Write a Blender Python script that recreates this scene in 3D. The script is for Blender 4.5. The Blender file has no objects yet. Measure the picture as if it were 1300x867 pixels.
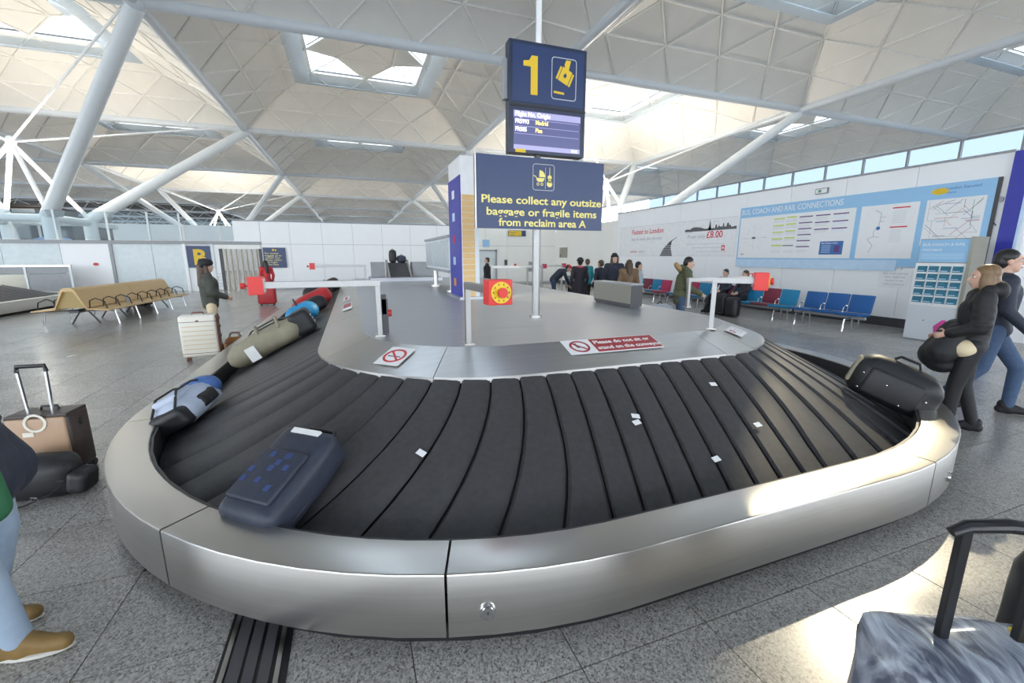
import bpy, bmesh, math, random
from mathutils import Vector, Matrix, Euler, noise
random.seed(7)
PI = math.pi
SC = bpy.context.scene
COL = SC.collection

# ------------------------------------------------------------------ camera, sky, sun, exposure
cam_d = bpy.data.cameras.new('camera'); cam = bpy.data.objects.new('camera', cam_d); COL.objects.link(cam)
cam_d.sensor_width = 36.0; cam_d.lens = 36.0 * 541.0 / 1300.0; cam_d.clip_start = 0.02; cam_d.clip_end = 600
cam.location = (0, 0, 1.72)
cam.rotation_euler = (math.radians(90 - 11.34), 0, math.radians(-20.2))
SC.camera = cam

W = bpy.data.worlds.new('sky'); SC.world = W; W.use_nodes = True
wn = W.node_tree.nodes; wl = W.node_tree.links; wn.clear()
w_out = wn.new('ShaderNodeOutputWorld'); w_bg = wn.new('ShaderNodeBackground')
w_geo = wn.new('ShaderNodeTexCoord'); w_sep = wn.new('ShaderNodeSeparateXYZ'); w_ramp = wn.new('ShaderNodeValToRGB')
wl.new(w_geo.outputs['Generated'], w_sep.inputs[0]); wl.new(w_sep.outputs['Z'], w_ramp.inputs[0])
w_ramp.color_ramp.elements[0].position = 0.0; w_ramp.color_ramp.elements[0].color = (0.88, 0.94, 1.0, 1)
w_ramp.color_ramp.elements[1].position = 0.7; w_ramp.color_ramp.elements[1].color = (0.72, 0.84, 1.0, 1)
wl.new(w_ramp.outputs[0], w_bg.inputs[0]); wl.new(w_bg.outputs[0], w_out.inputs[0])
w_bg.inputs[1].default_value = 2.6

sun_d = bpy.data.lights.new('sun', 'SUN'); sun = bpy.data.objects.new('sun', sun_d); COL.objects.link(sun)
sun_d.energy = 1.5; sun_d.angle = math.radians(0.6); sun_d.color = (1.0, 0.84, 0.58)
SUN_DIR = Vector((18.85, 9.3, 13.9)).normalized()          # towards the sun, through the rooflights
sun.rotation_euler = SUN_DIR.to_track_quat('Z', 'Y').to_euler()
sun.location = (30, 20, 40)

SC.view_settings.view_transform = 'Standard'; SC.view_settings.look = 'None'
SC.view_settings.gamma = 1.0; SC.view_settings.use_curve_mapping = False
SC.view_settings.exposure = 1.06

# ------------------------------------------------------------------ materials
MATS = {}
def mat(name, col=(.5, .5, .5), rough=.5, metal=0.0, noise_scale=None, noise_amt=.12, spec=.5, bump=None, stretch=None,
        emit=None, estr=1.0, coords='Object', trans=None, coat=None):
    if name in MATS: return MATS[name]
    m = bpy.data.materials.new(name); m.use_nodes = True; n = m.node_tree.nodes; l = m.node_tree.links
    b = n['Principled BSDF']
    b.inputs['Base Color'].default_value = (*col, 1); b.inputs['Roughness'].default_value = rough
    b.inputs['Metallic'].default_value = metal; b.inputs['Specular IOR Level'].default_value = spec
    if coat: b.inputs['Coat Weight'].default_value = coat; b.inputs['Coat Roughness'].default_value = .1
    if emit: b.inputs['Emission Color'].default_value = (*emit, 1); b.inputs['Emission Strength'].default_value = estr
    ns = noise_scale or 6.0
    tc = n.new('ShaderNodeTexCoord'); mp = n.new('ShaderNodeMapping'); nz = n.new('ShaderNodeTexNoise')
    l.new(tc.outputs[coords], mp.inputs[0]); l.new(mp.outputs[0], nz.inputs[0])
    nz.inputs['Scale'].default_value = ns; nz.inputs['Detail'].default_value = 4
    if stretch: mp.inputs['Scale'].default_value = stretch
    mx = n.new('ShaderNodeMix'); mx.data_type = 'RGBA'
    mx.inputs[6].default_value = (*[max(0, c * (1 - noise_amt)) for c in col], 1)
    mx.inputs[7].default_value = (*[min(1, c * (1 + noise_amt)) for c in col], 1)
    l.new(nz.outputs[0], mx.inputs[0]); l.new(mx.outputs[2], b.inputs['Base Color'])
    if bump:
        bp = n.new('ShaderNodeBump'); bp.inputs['Strength'].default_value = bump; bp.inputs['Distance'].default_value = .01
        l.new(nz.outputs[0], bp.inputs['Height']); l.new(bp.outputs[0], b.inputs['Normal'])
    if trans:
        tr = n.new('ShaderNodeBsdfTransparent'); tr.inputs[0].default_value = (*trans[1], 1)
        ms = n.new('ShaderNodeMixShader'); ms.inputs[0].default_value = trans[0]
        o = n['Material Output']; l.new(b.outputs[0], ms.inputs[1]); l.new(tr.outputs[0], ms.inputs[2]); l.new(ms.outputs[0], o.inputs[0])
    MATS[name] = m
    return m

def floor_mat(name, tiled):
    m = bpy.data.materials.new(name); m.use_nodes = True; n = m.node_tree.nodes; l = m.node_tree.links
    b = n['Principled BSDF']; b.inputs['Roughness'].default_value = .22; b.inputs['Specular IOR Level'].default_value = .55
    geo = n.new('ShaderNodeNewGeometry')
    v = n.new('ShaderNodeTexVoronoi'); v.inputs['Scale'].default_value = 130; l.new(geo.outputs['Position'], v.inputs['Vector'])
    cr = n.new('ShaderNodeValToRGB'); l.new(v.outputs['Color'], cr.inputs[0])
    e = cr.color_ramp.elements
    e[0].position = 0; e[0].color = (.085, .078, .070, 1); e[1].position = 1; e[1].color = (.62, .59, .545, 1)
    a = cr.color_ramp.elements.new(.22); a.color = (.25, .24, .225, 1); a = cr.color_ramp.elements.new(.5); a.color = (.40, .38, .355, 1)
    nz = n.new('ShaderNodeTexNoise'); nz.inputs['Scale'].default_value = .9; nz.inputs['Detail'].default_value = 3
    l.new(geo.outputs['Position'], nz.inputs['Vector'])
    mr = n.new('ShaderNodeMapRange'); mr.inputs[3].default_value = .74; mr.inputs[4].default_value = .98; l.new(nz.outputs[0], mr.inputs[0])
    oi = n.new('ShaderNodeObjectInfo'); mo = n.new('ShaderNodeMapRange'); mo.inputs[3].default_value = .90; mo.inputs[4].default_value = 1.08
    l.new(oi.outputs['Random'], mo.inputs[0])
    mu = n.new('ShaderNodeMath'); mu.operation = 'MULTIPLY'; l.new(mr.outputs[0], mu.inputs[0]); l.new(mo.outputs[0], mu.inputs[1])
    vm = n.new('ShaderNodeVectorMath'); vm.operation = 'SCALE'; l.new(cr.outputs[0], vm.inputs[0]); l.new(mu.outputs[0], vm.inputs['Scale'])
    last = vm.outputs[0]
    rn = n.new('ShaderNodeMapRange'); rn.inputs[3].default_value = .14; rn.inputs[4].default_value = .32
    l.new(nz.outputs[0], rn.inputs[0]); l.new(rn.outputs[0], b.inputs['Roughness'])
    if tiled:
        sp = n.new('ShaderNodeSeparateXYZ'); l.new(geo.outputs['Position'], sp.inputs[0])
        ds = []
        for ax, off in (('X', .80), ('Y', 1.31)):
            s = n.new('ShaderNodeMath'); s.operation = 'SUBTRACT'; s.inputs[1].default_value = off; l.new(sp.outputs[ax], s.inputs[0])
            d = n.new('ShaderNodeMath'); d.operation = 'DIVIDE'; d.inputs[1].default_value = .67; l.new(s.outputs[0], d.inputs[0])
            f = n.new('ShaderNodeMath'); f.operation = 'FRACT'; l.new(d.outputs[0], f.inputs[0])
            h = n.new('ShaderNodeMath'); h.operation = 'SUBTRACT'; h.inputs[1].default_value = .5; l.new(f.outputs[0], h.inputs[0])
            q = n.new('ShaderNodeMath'); q.operation = 'ABSOLUTE'; l.new(h.outputs[0], q.inputs[0]); ds.append(q)
        mm = n.new('ShaderNodeMath'); mm.operation = 'MAXIMUM'; l.new(ds[0].outputs[0], mm.inputs[0]); l.new(ds[1].outputs[0], mm.inputs[1])
        g = n.new('ShaderNodeMath'); g.operation = 'GREATER_THAN'; g.inputs[1].default_value = .493; l.new(mm.outputs[0], g.inputs[0])
        mx = n.new('ShaderNodeMix'); mx.data_type = 'RGBA'; l.new(g.outputs[0], mx.inputs[0]); l.new(last, mx.inputs[6]); mx.inputs[7].default_value = (.10, .095, .09, 1)
        last = mx.outputs[2]
    l.new(last, b.inputs['Base Color'])
    return m

def M(k): return MATS[k]
mat('steel', (.57, .55, .515), .30, 1.0, 40, .10, stretch=(.03, .03, 1.6), bump=.02)
mat('steel_brushed', (.64, .63, .615), .33, 1.0, 30, .10, stretch=(.05, 1.0, 1.0), bump=.03)
mat('deck_metal', (.46, .47, .50), .36, .7, 18, .08, stretch=(.08, 1.0, 1.0), bump=.02)
mat('chrome', (.75, .75, .76), .12, 1.0)
mat('rail_steel', (.36, .36, .355), .42, .9, 20, .08)
mat('rubber', (.052, .050, .052), .46, 0, 25, .35, spec=.45, bump=.08)
mat('black_bed', (.006, .006, .007), .7)
mat('black_plastic', (.012, .012, .014), .35)
mat('dark_grey', (.07, .07, .075), .45)
mat('mid_grey', (.32, .33, .34), .45)
mat('roof_panel', (.88, .86, .815), .62, 0, 1.2, .05)
mat('roof_cover', (.20, .20, .20), .8)
mat('roof_rib', (.88, .87, .83), .5)
mat('beam_grey', (.62, .66, .70), .35, 0, 3, .05)
mat('tree_white', (.74, .78, .80), .35, 0, 3, .04)
mat('tree_bright', (.86, .88, .90), .35)
mat('reflector', (.78, .86, .97), .4, 0, trans=(.5, (.90, .95, 1.0)))
mat('skylight', (.9, .95, 1), .05, 0, trans=(.93, (.97, .99, 1.0)))
mat('glass', (.6, .7, .75), .03, 0, trans=(.92, (.90, .95, .97)))
mat('clear_sky_glass', (.5, .6, .7), .05, 0, trans=(.92, (.42, .47, .52)))
mat('frosted', (.82, .88, .90), .25, 0, trans=(.35, (.9, .96, .97)))
mat('wall_white', (.90, .905, .91), .42, 0, 2, .03)
mat('wall_warm', (.86, .85, .80), .45, 0, 2, .03)
mat('joint_grey', (.48, .49, .50), .6)
mat('skirting', (.05, .05, .055), .4)
mat('sign_navy', (.018, .040, .125), .35)
mat('sign_frame', (.018, .030, .065), .3)
mat('sign_yellow', (.78, .52, .02), .45)
mat('sign_text', (.90, .78, .24), .5)
mat('line_grey', (.55, .57, .58), .5)
mat('screen', (.02, .022, .05), .2, emit=(.055, .06, .14), estr=1.0)
mat('screen_bar', (.1, .1, .16), .2, emit=(.20, .20, .34), estr=1.0)
mat('screen_white', (.9, .9, .95), .4, emit=(.9, .9, 1.0), estr=.8)
mat('screen_amber', (.9, .7, .2), .4, emit=(1.0, .68, .16), estr=.8)
mat('white_paint', (.85, .85, .85), .4)
mat('paper', (.86, .86, .86), .6, 0, 8, .03)
mat('red_paint', (.58, .03, .03), .35)
mat('red_bright', (.75, .035, .03), .35)
mat('red_text', (.62, .03, .05), .5)
mat('sign_red', (.36, .03, .035), .4)
mat('yellow_disc', (.85, .60, .02), .4)
mat('board_blue', (.30, .55, .80), .35, 0, 2, .04)
mat('light_blue', (.55, .72, .90), .4)
mat('deep_blue', (.05, .16, .42), .4)
mat('banner_blue', (.03, .035, .36), .4)
mat('purple_line', (.13, .06, .22), .5)
mat('lime_line', (.62, .72, .10), .5)
mat('map_grey', (.45, .46, .48), .6)
mat('map_dark', (.12, .12, .13), .6)
mat('map_red', (.55, .06, .10), .6)
mat('map_green', (.10, .35, .20), .6)
mat('map_orange', (.75, .30, .05), .6)
mat('teal_leaflet', (.02, .16, .24), .35, 0, 12, .5)
mat('seat_blue', (.012, .105, .33), .55, 0, 30, .1)
mat('seat_teal', (.01, .22, .42), .55, 0, 30, .1)
mat('seat_maroon', (.20, .025, .055), .55, 0, 30, .1)
mat('seat_red', (.45, .03, .10), .55, 0, 30, .1)
mat('plywood', (.62, .42, .19), .38, 0, 6, .10, stretch=(6, 1, 6))
mat('plywood_end', (.40, .28, .10), .45)
mat('wood_strip', (.78, .52, .23), .45, 0, 10, .15, stretch=(1, 1, 8))
mat('shutter', (.62, .58, .50), .5)
mat('olive_metal', (.34, .33, .28), .38, .6, 10, .06, stretch=(.1, .1, 1))
mat('skin', (.62, .38, .28), .5, 0, 20, .06)
mat('skin_pale', (.72, .48, .38), .5, 0, 20, .06)
mat('lips', (.45, .15, .13), .45)
mat('eye_white', (.8, .8, .78), .25)
mat('eye_dark', (.03, .02, .015), .2)
mat('hair_black', (.012, .010, .009), .45, 0, 60, .4, bump=.3, stretch=(1, 1, .1))
mat('hair_brown', (.075, .040, .020), .45, 0, 60, .4, bump=.3, stretch=(1, 1, .1))
mat('hair_light', (.20, .12, .058), .45, 0, 60, .6, bump=.3, stretch=(1, 1, .1))
mat('fur_brown', (.20, .125, .07), .8, 0, 45, .6, bump=.8, stretch=(1, 1, .3))
mat('fur_tan', (.42, .27, .13), .85, 0, 60, .5, bump=.8)
mat('cloth_black', (.012, .012, .014), .65, 0, 30, .3, bump=.1)
mat('cloth_navy', (.020, .025, .045), .65, 0, 30, .3, bump=.1)
mat('cloth_olive', (.085, .090, .045), .7, 0, 20, .35, bump=.15)
mat('cloth_green', (.02, .12, .05), .7)
mat('cloth_teal', (.01, .26, .30), .6)
mat('cloth_red', (.60, .03, .04), .6)
mat('cloth_grey', (.40, .44, .48), .65, 0, 20, .2)
mat('cloth_plum', (.030, .024, .034), .7, 0, 30, .3, bump=.1)
mat('cloth_camo', (.060, .065, .050), .7, 0, 9, .9)
mat('denim', (.05, .09, .17), .75, 0, 30, .3)
mat('denim_light', (.30, .38, .48), .75, 0, 20, .15)
mat('cream_cloth', (.70, .58, .38), .7, 0, 20, .12)
mat('cream_shell', (.80, .76, .66), .28, 0, 5, .03)
mat('pink', (.75, .05, .35), .5)
mat('leather_brown', (.28, .12, .03), .4, 0, 12, .15)
mat('strap_brown', (.16, .055, .03), .45)
mat('bag_black', (.014, .014, .016), .5, 0, 30, .35, bump=.12)
mat('bag_blue_dark', (.030, .036, .058), .5, 0, 30, .3, bump=.1)
mat('bag_blue_mid', (.04, .07, .20), .55)
mat('bag_blue', (.07, .16, .42), .55, 0, 10, .25, bump=.1)
mat('bag_pale', (.52, .58, .70), .55, 0, 8, .12, bump=.1)
mat('bag_khaki', (.30, .27, .19), .65, 0, 10, .2, bump=.15)
mat('bag_sky', (.02, .26, .52), .5, 0, 10, .2)
mat('bag_red', (.48, .025, .03), .45, 0, 10, .15)
mat('case_tan', (.46, .30, .19), .32, 0, 8, .10)
mat('case_brown', (.050, .032, .026), .40, 0, 12, .2)
mat('shoe_tan', (.21, .125, .035), .6, 0, 20, .25, bump=.1)
mat('shoe_sole', (.62, .60, .54), .5)
mat('cling_film', (.22, .25, .32), .22, 0, 5, .9, bump=1.0, stretch=(3.5, 1, 1), coat=.6)
_n = M('cling_film').node_tree.nodes; _l = M('cling_film').node_tree.links
_cr = _n.new('ShaderNodeValToRGB'); _cr.color_ramp.elements[0].position = .40; _cr.color_ramp.elements[0].color = (.10, .115, .16, 1)
_cr.color_ramp.elements[1].position = .66; _cr.color_ramp.elements[1].color = (.50, .54, .62, 1)
_tn = [q for q in _n if q.type == 'TEX_NOISE'][0]; _tn.inputs['Distortion'].default_value = 1.6
_l.new(_tn.outputs[0], _cr.inputs[0]); _l.new(_cr.outputs[0], _n['Principled BSDF'].inputs['Base Color'])
mat('tag_white', (.85, .85, .83), .5)
mat('tag_yellow', (.80, .60, .04), .5)
mat('louvre_dark', (.035, .030, .028), .6)
mat('cabin_glass', (.045, .047, .055), .08, 0, spec=.6)
mat('cabin_blue', (.28, .45, .72), .4)
mat('earth', (.30, .31, .30), .8)

# ------------------------------------------------------------------ mesh helpers
class MB:
    """collects primitive shapes into one mesh"""
    def __init__(s): s.v = []; s.f = []; s.mi = []
    def add(s, vs, fs, mi=0):
        o = len(s.v); s.v += [tuple(v) for v in vs]; s.f += [tuple(i + o for i in f) for f in fs]; s.mi += [mi] * len(fs); return s
    def box(s, a, b, mi=0, m=None):
        x0, y0, z0 = a; x1, y1, z1 = b
        v = [Vector(p) for p in ((x0, y0, z0), (x1, y0, z0), (x1, y1, z0), (x0, y1, z0), (x0, y0, z1), (x1, y0, z1), (x1, y1, z1), (x0, y1, z1))]
        if m: v = [m @ p for p in v]
        return s.add(v, [(0, 3, 2, 1), (4, 5, 6, 7), (0, 1, 5, 4), (1, 2, 6, 5), (2, 3, 7, 6), (3, 0, 4, 7)], mi)
    def tube(s, pts, r, n=10, cap=True, mi=0, flat=None):
        pts = [Vector(p) for p in pts]; k = len(pts)
        rs = r if isinstance(r, (list, tuple)) else [r] * k
        d0 = (pts[1] - pts[0]).normalized()
        ref = Vector((0, 0, 1)) if abs(d0.z) < .9 else Vector((1, 0, 0))
        side = d0.cross(ref).normalized(); vs = []
        for i, p in enumerate(pts):
            d = ((pts[min(i + 1, k - 1)] - pts[max(i - 1, 0)])).normalized()
            side = (side - d * side.dot(d)).normalized(); up = d.cross(side)
            for j in range(n):
                a = 2 * PI * j / n
                fx = flat if flat else 1.0
                vs.append(p + side * math.cos(a) * rs[i] + up * math.sin(a) * rs[i] * fx)
        fs = []
        for i in range(k - 1):
            for j in range(n):
                a = i * n + j; b = i * n + (j + 1) % n
                fs.append((a, b, b + n, a + n))
        if cap: fs.append(tuple(reversed(range(n)))); fs.append(tuple(range((k - 1) * n, k * n)))
        return s.add(vs, fs, mi)
    def ell(s, c, r, n=12, k=8, mi=0, m=None):
        vs = []; c = Vector(c)
        for i in range(1, k):
            t = PI * i / k
            for j in range(n):
                a = 2 * PI * j / n
                p = Vector((r[0] * math.sin(t) * math.cos(a), r[1] * math.sin(t) * math.sin(a), r[2] * math.cos(t)))
                vs.append(c + (m @ p if m else p))
        top = Vector((0, 0, r[2])); vs.append(c + (m @ top if m else top)); vs.append(c - (m @ top if m else top))
        T = len(vs) - 2; B = T + 1; fs = []
        for i in range(k - 2):
            for j in range(n):
                a = i * n + j; b = i * n + (j + 1) % n
                fs.append((a, a + n, b + n, b))
        for j in range(n):
            fs.append((T, j, (j + 1) % n)); fs.append((B, (k - 2) * n + (j + 1) % n, (k - 2) * n + j))
        return s.add(vs, fs, mi)
    def prism(s, poly, z0, z1, mi=0, m=None):
        n = len(poly); vs = [Vector((p[0], p[1], z0)) for p in poly] + [Vector((p[0], p[1], z1)) for p in poly]
        if m: vs = [m @ p for p in vs]
        fs = [tuple(reversed(range(n))), tuple(range(n, 2 * n))] + [(i, (i + 1) % n, (i + 1) % n + n, i + n) for i in range(n)]
        return s.add(vs, fs, mi)
    def disc(s, c, r, t, n=24, axis='y', mi=0, ry=None):
        """disc lying in the local x/z plane (axis y) or x/y plane (axis z), thickness t"""
        c = Vector(c); vs = []; ry = ry or r
        for k in (0, 1):
            for j in range(n):
                a = 2 * PI * j / n
                if axis == 'y': vs.append(c + Vector((r * math.cos(a), -t * k, ry * math.sin(a))))
                elif axis == 'z': vs.append(c + Vector((r * math.cos(a), ry * math.sin(a), t * k)))
                else: vs.append(c + Vector((t * k, r * math.cos(a), ry * math.sin(a))))
        fs = [tuple(reversed(range(n))), tuple(range(n, 2 * n))] + [(i, (i + 1) % n, (i + 1) % n + n, i + n) for i in range(n)]
        return s.add(vs, fs, mi)
    def ring(s, c, r0, r1, t, n=32, mi=0, axis='y'):
        c = Vector(c); vs = []
        for k in (0, 1):
            for r in (r0, r1):
                for j in range(n):
                    a = 2 * PI * j / n
                    vs.append(c + (Vector((r * math.cos(a), -t * k, r * math.sin(a))) if axis == 'y' else Vector((r * math.cos(a), r * math.sin(a), t * k))))
        fs = []
        for j in range(n):
            q = (j + 1) % n
            fs += [(2 * n + j, 2 * n + q, 3 * n + q, 3 * n + j), (j, n + j, n + q, q), (n + j, 3 * n + j, 3 * n + q, n + q), (j, q, 2 * n + q, 2 * n + j)]
        return s.add(vs, fs, mi)
    def mesh(s, name, mats, smooth=False, fix=True, bevel=0):
        me = bpy.data.meshes.new(name); me.from_pydata(s.v, [], s.f)
        for m in (mats if isinstance(mats, (list, tuple)) else [mats]): me.materials.append(m)
        for p, i in zip(me.polygons, s.mi): p.material_index = i
        if fix or bevel:
            bm = bmesh.new(); bm.from_mesh(me)
            if bevel:
                bmesh.ops.bevel(bm, geom=[e for e in bm.edges if e.is_manifold and e.calc_face_angle(0) > .5], offset=bevel, segments=2, affect='EDGES', profile=.7)
            bmesh.ops.recalc_face_normals(bm, faces=bm.faces[:]); bm.to_mesh(me); bm.free()
        if smooth:
            for p in me.polygons: p.use_smooth = True
            if smooth != 'all': me.set_sharp_from_angle(angle=math.radians(30))
        return me
    def build(s, name, mats, parent=None, smooth=False, loc=(0, 0, 0), bevel=0, fix=True):
        return link(name, s.mesh(name, mats, smooth, fix, bevel), parent, loc)

def link(name, me, parent=None, loc=(0, 0, 0), rot=None):
    o = bpy.data.objects.new(name, me); COL.objects.link(o); o.location = loc
    if rot is not None: o.rotation_euler = rot
    if parent is not None: o.parent = parent
    return o
def tag(o, label=None, cat=None, group=None, kind=None):
    if label: o['label'] = label
    if cat: o['category'] = cat
    if group: o['group'] = group
    if kind: o['kind'] = kind
    return o
def empty(name, loc=(0, 0, 0), rot=(0, 0, 0), parent=None):
    o = bpy.data.objects.new(name, None); COL.objects.link(o); o.empty_display_size = .1
    o.location = loc; o.rotation_euler = rot if isinstance(rot, (tuple, list, Euler)) else (0, 0, rot)
    if parent: o.parent = parent
    return o
def thing(name, label, cat, loc=(0, 0, 0), rot=0, group=None):
    return tag(empty(name, loc, rot), label, cat, group)
def copy_tree(o, parent=None):
    c = o.copy(); COL.objects.link(c)
    if parent: c.parent = parent
    for ch in list(o.children): copy_tree(ch, c)
    return c
def plate(parent, name, x0, z0, x1, z1, y, mt, t=.004, loc=(0, 0, 0)):
    """flat plate in the local x/z plane, its face towards local -y"""
    return MB().box((x0, y - t, z0), (x1, y, z1)).build(name, mt, parent, loc=loc)

_vl = bpy.context.view_layer
def text_mesh(s, size, ext=.001, align='LEFT', space=1.0, sx=1.0, bold=0.0):
    cu = bpy.data.curves.new('lettering', 'FONT'); cu.body = s; cu.size = size; cu.extrude = ext; cu.align_x = align
    cu.space_character = space; cu.resolution_u = 3; cu.offset = bold
    o = bpy.data.objects.new('lettering', cu); COL.objects.link(o); _vl.update()
    me = bpy.data.meshes.new_from_object(o.evaluated_get(bpy.context.evaluated_depsgraph_get()))
    bpy.data.objects.remove(o); bpy.data.curves.remove(cu)
    for v in me.vertices: v.co.x *= sx
    return me
def text(parent, s, x, z, y, size, mt, align='LEFT', name='lettering', sx=1.0, bold=0.0, space=1.0, rot=None):
    me = text_mesh(s, size, .0012, align, space, sx, bold); me.name = name; me.materials.clear(); me.materials.append(mt)
    return link(name, me, parent, (x, y, z), rot or (PI / 2, 0, 0))

def rbox_mesh(name, sx, sy, sz, r, mt, seg=3, puff=0.0, lump=0.0, lf=4.0, seed=0, taper=None):
    """rounded box, base centre at the origin; puff swells the faces, lump adds soft uneven relief"""
    bm = bmesh.new(); bmesh.ops.create_cube(bm, size=1)
    for v in bm.verts: v.co = Vector((v.co.x * sx, v.co.y * sy, (v.co.z + .5) * sz))
    bmesh.ops.bevel(bm, geom=bm.edges[:], offset=r, segments=seg, affect='EDGES', profile=.5)
    if puff or lump or taper:
        bmesh.ops.subdivide_edges(bm, edges=[e for e in bm.edges if e.calc_length() > min(sx, sy, sz) * .3], cuts=5, use_grid_fill=True)
        for v in bm.verts:
            c = v.co; u = Vector((c.x / sx * 2, c.y / sy * 2, c.z / sz * 2 - 1))
            if taper: c.x *= 1 - taper * c.z / sz; c.y *= 1 - taper * c.z / sz
            if puff:
                c.x += puff * u.x * (1 - u.y * u.y) * (1 - u.z * u.z); c.y += puff * u.y * (1 - u.x * u.x) * (1 - u.z * u.z)
                if u.z > 0: c.z += puff * u.z * (1 - u.x * u.x) * (1 - u.y * u.y)
            if lump:
                q = noise.noise_vector((c * lf) + Vector((seed * 3.1, seed, 0)))
                k = min(1.0, c.z / (sz * .15)) if c.z < sz * .15 else 1.0
                c.x += q.x * lump; c.y += q.y * lump; c.z += q.z * lump * k
    me = bpy.data.meshes.new(name); bmesh.ops.recalc_face_normals(bm, faces=bm.faces[:]); bm.to_mesh(me); bm.free()
    me.materials.append(mt)
    for p in me.polygons: p.use_smooth = True
    return me
def rbox(parent, name, sx, sy, sz, r, mt, loc=(0, 0, 0), rot=None, **k):
    return link(name, rbox_mesh(name, sx, sy, sz, r, mt, **k), parent, loc, rot)

# ------------------------------------------------------------------ the setting: ground and floor
FB = floor_mat('granite_joints', True); FT = floor_mat('granite', False)
TX, TY, TS = .80, 1.31, .67
cx0, cx1, ry0, ry1 = TX - 11 * TS, TX + 13 * TS, TY - 2 * TS, TY + 13 * TS
MB().box((-180, -120, -.6), (260, 320, -.5)).build('ground_outside', M('earth'))['kind'] = 'structure'
fl = MB().box((-60, -45, -.4), (60, 120, -.012))
for a, b in (((-60, -45), (60, ry0)), ((-60, ry1), (60, 120)), ((-60, ry0), (cx0, ry1)), ((cx1, ry0), (60, ry1))):
    fl.box((a[0], a[1], -.0121), (b[0], b[1], 0))
floor = fl.build('floor', FB); floor['kind'] = 'structure'
tile_me = MB().box((-TS / 2 + .0025, -TS / 2 + .0025, -.0115), (TS / 2 - .0025, TS / 2 - .0025, 0)).mesh('tile', FT, bevel=.0015)
MATX0, MATX1 = -.655, -.375
for i in range(24):
    for j in range(15):
        x = cx0 + (i + .5) * TS; y = ry0 + (j + .5) * TS
        if -1.0 < x < 5.2 and y > 2.6: continue                     # under the reclaim unit
        link('tile', tile_me, floor, (x, y, 0))
# ribbed floor grille that runs under the rim
fg = thing('floor_grille', 'dark ribbed metal strip set in the floor, running under the carousel rim', 'floor grille', (-.515, 1.0, 0))
MB().box((-.14, -1.2, .0005), (.14, 1.35, .004)).build('bed', M('black_plastic'), fg)
for k, (x, w) in enumerate(((-.115, .02), (-.07, .05), (-.01, .045), (.05, .045), (.10, .02))):
    MB().box((x - w / 2, -1.2, .004), (x + w / 2, 1.35, .010)).build('slat', M('dark_grey') if k not in (0, 4) else M('steel'), fg, bevel=.002)

# ------------------------------------------------------------------ roof: square lattice canopies on steel trees
XL = [-79, -61, -43, -25, -7.0, 10.4, 28.1, 46.95]; YL = [-32, -14, 3.9, 21.9, 39.6, 58.3, 77, 95.5, 114, 132, 150, 168, 186]
EDGE = 11.15
RZ = [0, .98, 1.78, 2.38, 2.78, 3.0]
ceiling = empty('ceiling'); ceiling['kind'] = 'structure'
def ring_pt(face, k, t):
    """lattice node: ring k, t along face 0..3; unit canopy 17.5 m wide centred on the origin"""
    h = 8.75 - 1.75 * k; p = -h + 3.5 * t
    x, y = ((p, -h), (h, p), (-p, h), (-h, -p))[face]
    return Vector((x, y, RZ[k]))
def tri_mesh(name, tri, mt, inset=.05, th=.05):
    c = sum(tri, Vector()) / 3; n = (tri[1] - tri[0]).cross(tri[2] - tri[0]).normalized()
    if n.z < 0: n = -n
    lo = []
    for i in range(3):
        d = c - tri[i]; lo.append(tri[i] + d.normalized() * inset * 2.0)
    mb = MB(); up = [p + n * th for p in lo]
    mb.add(lo + up, [(0, 1, 2), (5, 4, 3), (0, 3, 4, 1), (1, 4, 5, 2), (2, 5, 3, 0)])
    return mb.mesh(name, mt)
panel_mes = []; sky_mes = []; rib_edges = set()
def ekey(a, b):
    a = tuple(round(q, 3) for q in a); b = tuple(round(q, 3) for q in b); return (a, b) if a < b else (b, a)
cover = MB()
for f in range(4):
    for k in range(5):
        nseg = 5 - k
        tris = []
        for i in range(nseg): tris.append((ring_pt(f, k, i), ring_pt(f, k, i + 1), ring_pt(f, k + 1, i) if k < 4 else Vector((0, 0, RZ[5])), 'u', i))
        for i in range(nseg - 1): tris.append((ring_pt(f, k, i + 1), ring_pt(f, k + 1, i), ring_pt(f, k + 1, i + 1), 'd', i))
        for a, b, c, kd, i in tris:
            for e in ((a, b), (b, c), (c, a)): rib_edges.add(ekey(*e))
            if k == 3 and kd == 'u': sky_mes.append(tri_mesh('skylight_pane', (a, b, c), M('skylight'), .03, .03))
            else:
                panel_mes.append(tri_mesh('roof_panel', (a, b, c), M('roof_panel')))
                cover.add([q + Vector((0, 0, .16)) for q in (a, b, c)], [(0, 1, 2)])
ribs = MB()
for a, b in rib_edges:
    a = Vector(a); b = Vector(b)
    if abs(a.z) < .01 and abs(b.z) < .01: continue
    d = (b - a).normalized(); s = d.cross(Vector((0, 0, 1))).normalized() * .045; n = s.cross(d).normalized() * .05
    if n.z < 0: n = -n
    v = [a - s - n, a + s - n, a + s + n, a - s + n, b - s - n, b + s - n, b + s + n, b - s + n]
    ribs.add(v, [(0, 1, 5, 4), (1, 2, 6, 5), (2, 3, 7, 6), (3, 0, 4, 7), (0, 3, 2, 1), (4, 5, 6, 7)])
rib_me = ribs.mesh('canopy', M('roof_rib'), fix=False)
cover_me = cover.mesh('roof_covering', M('roof_cover'), fix=False)
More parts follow.
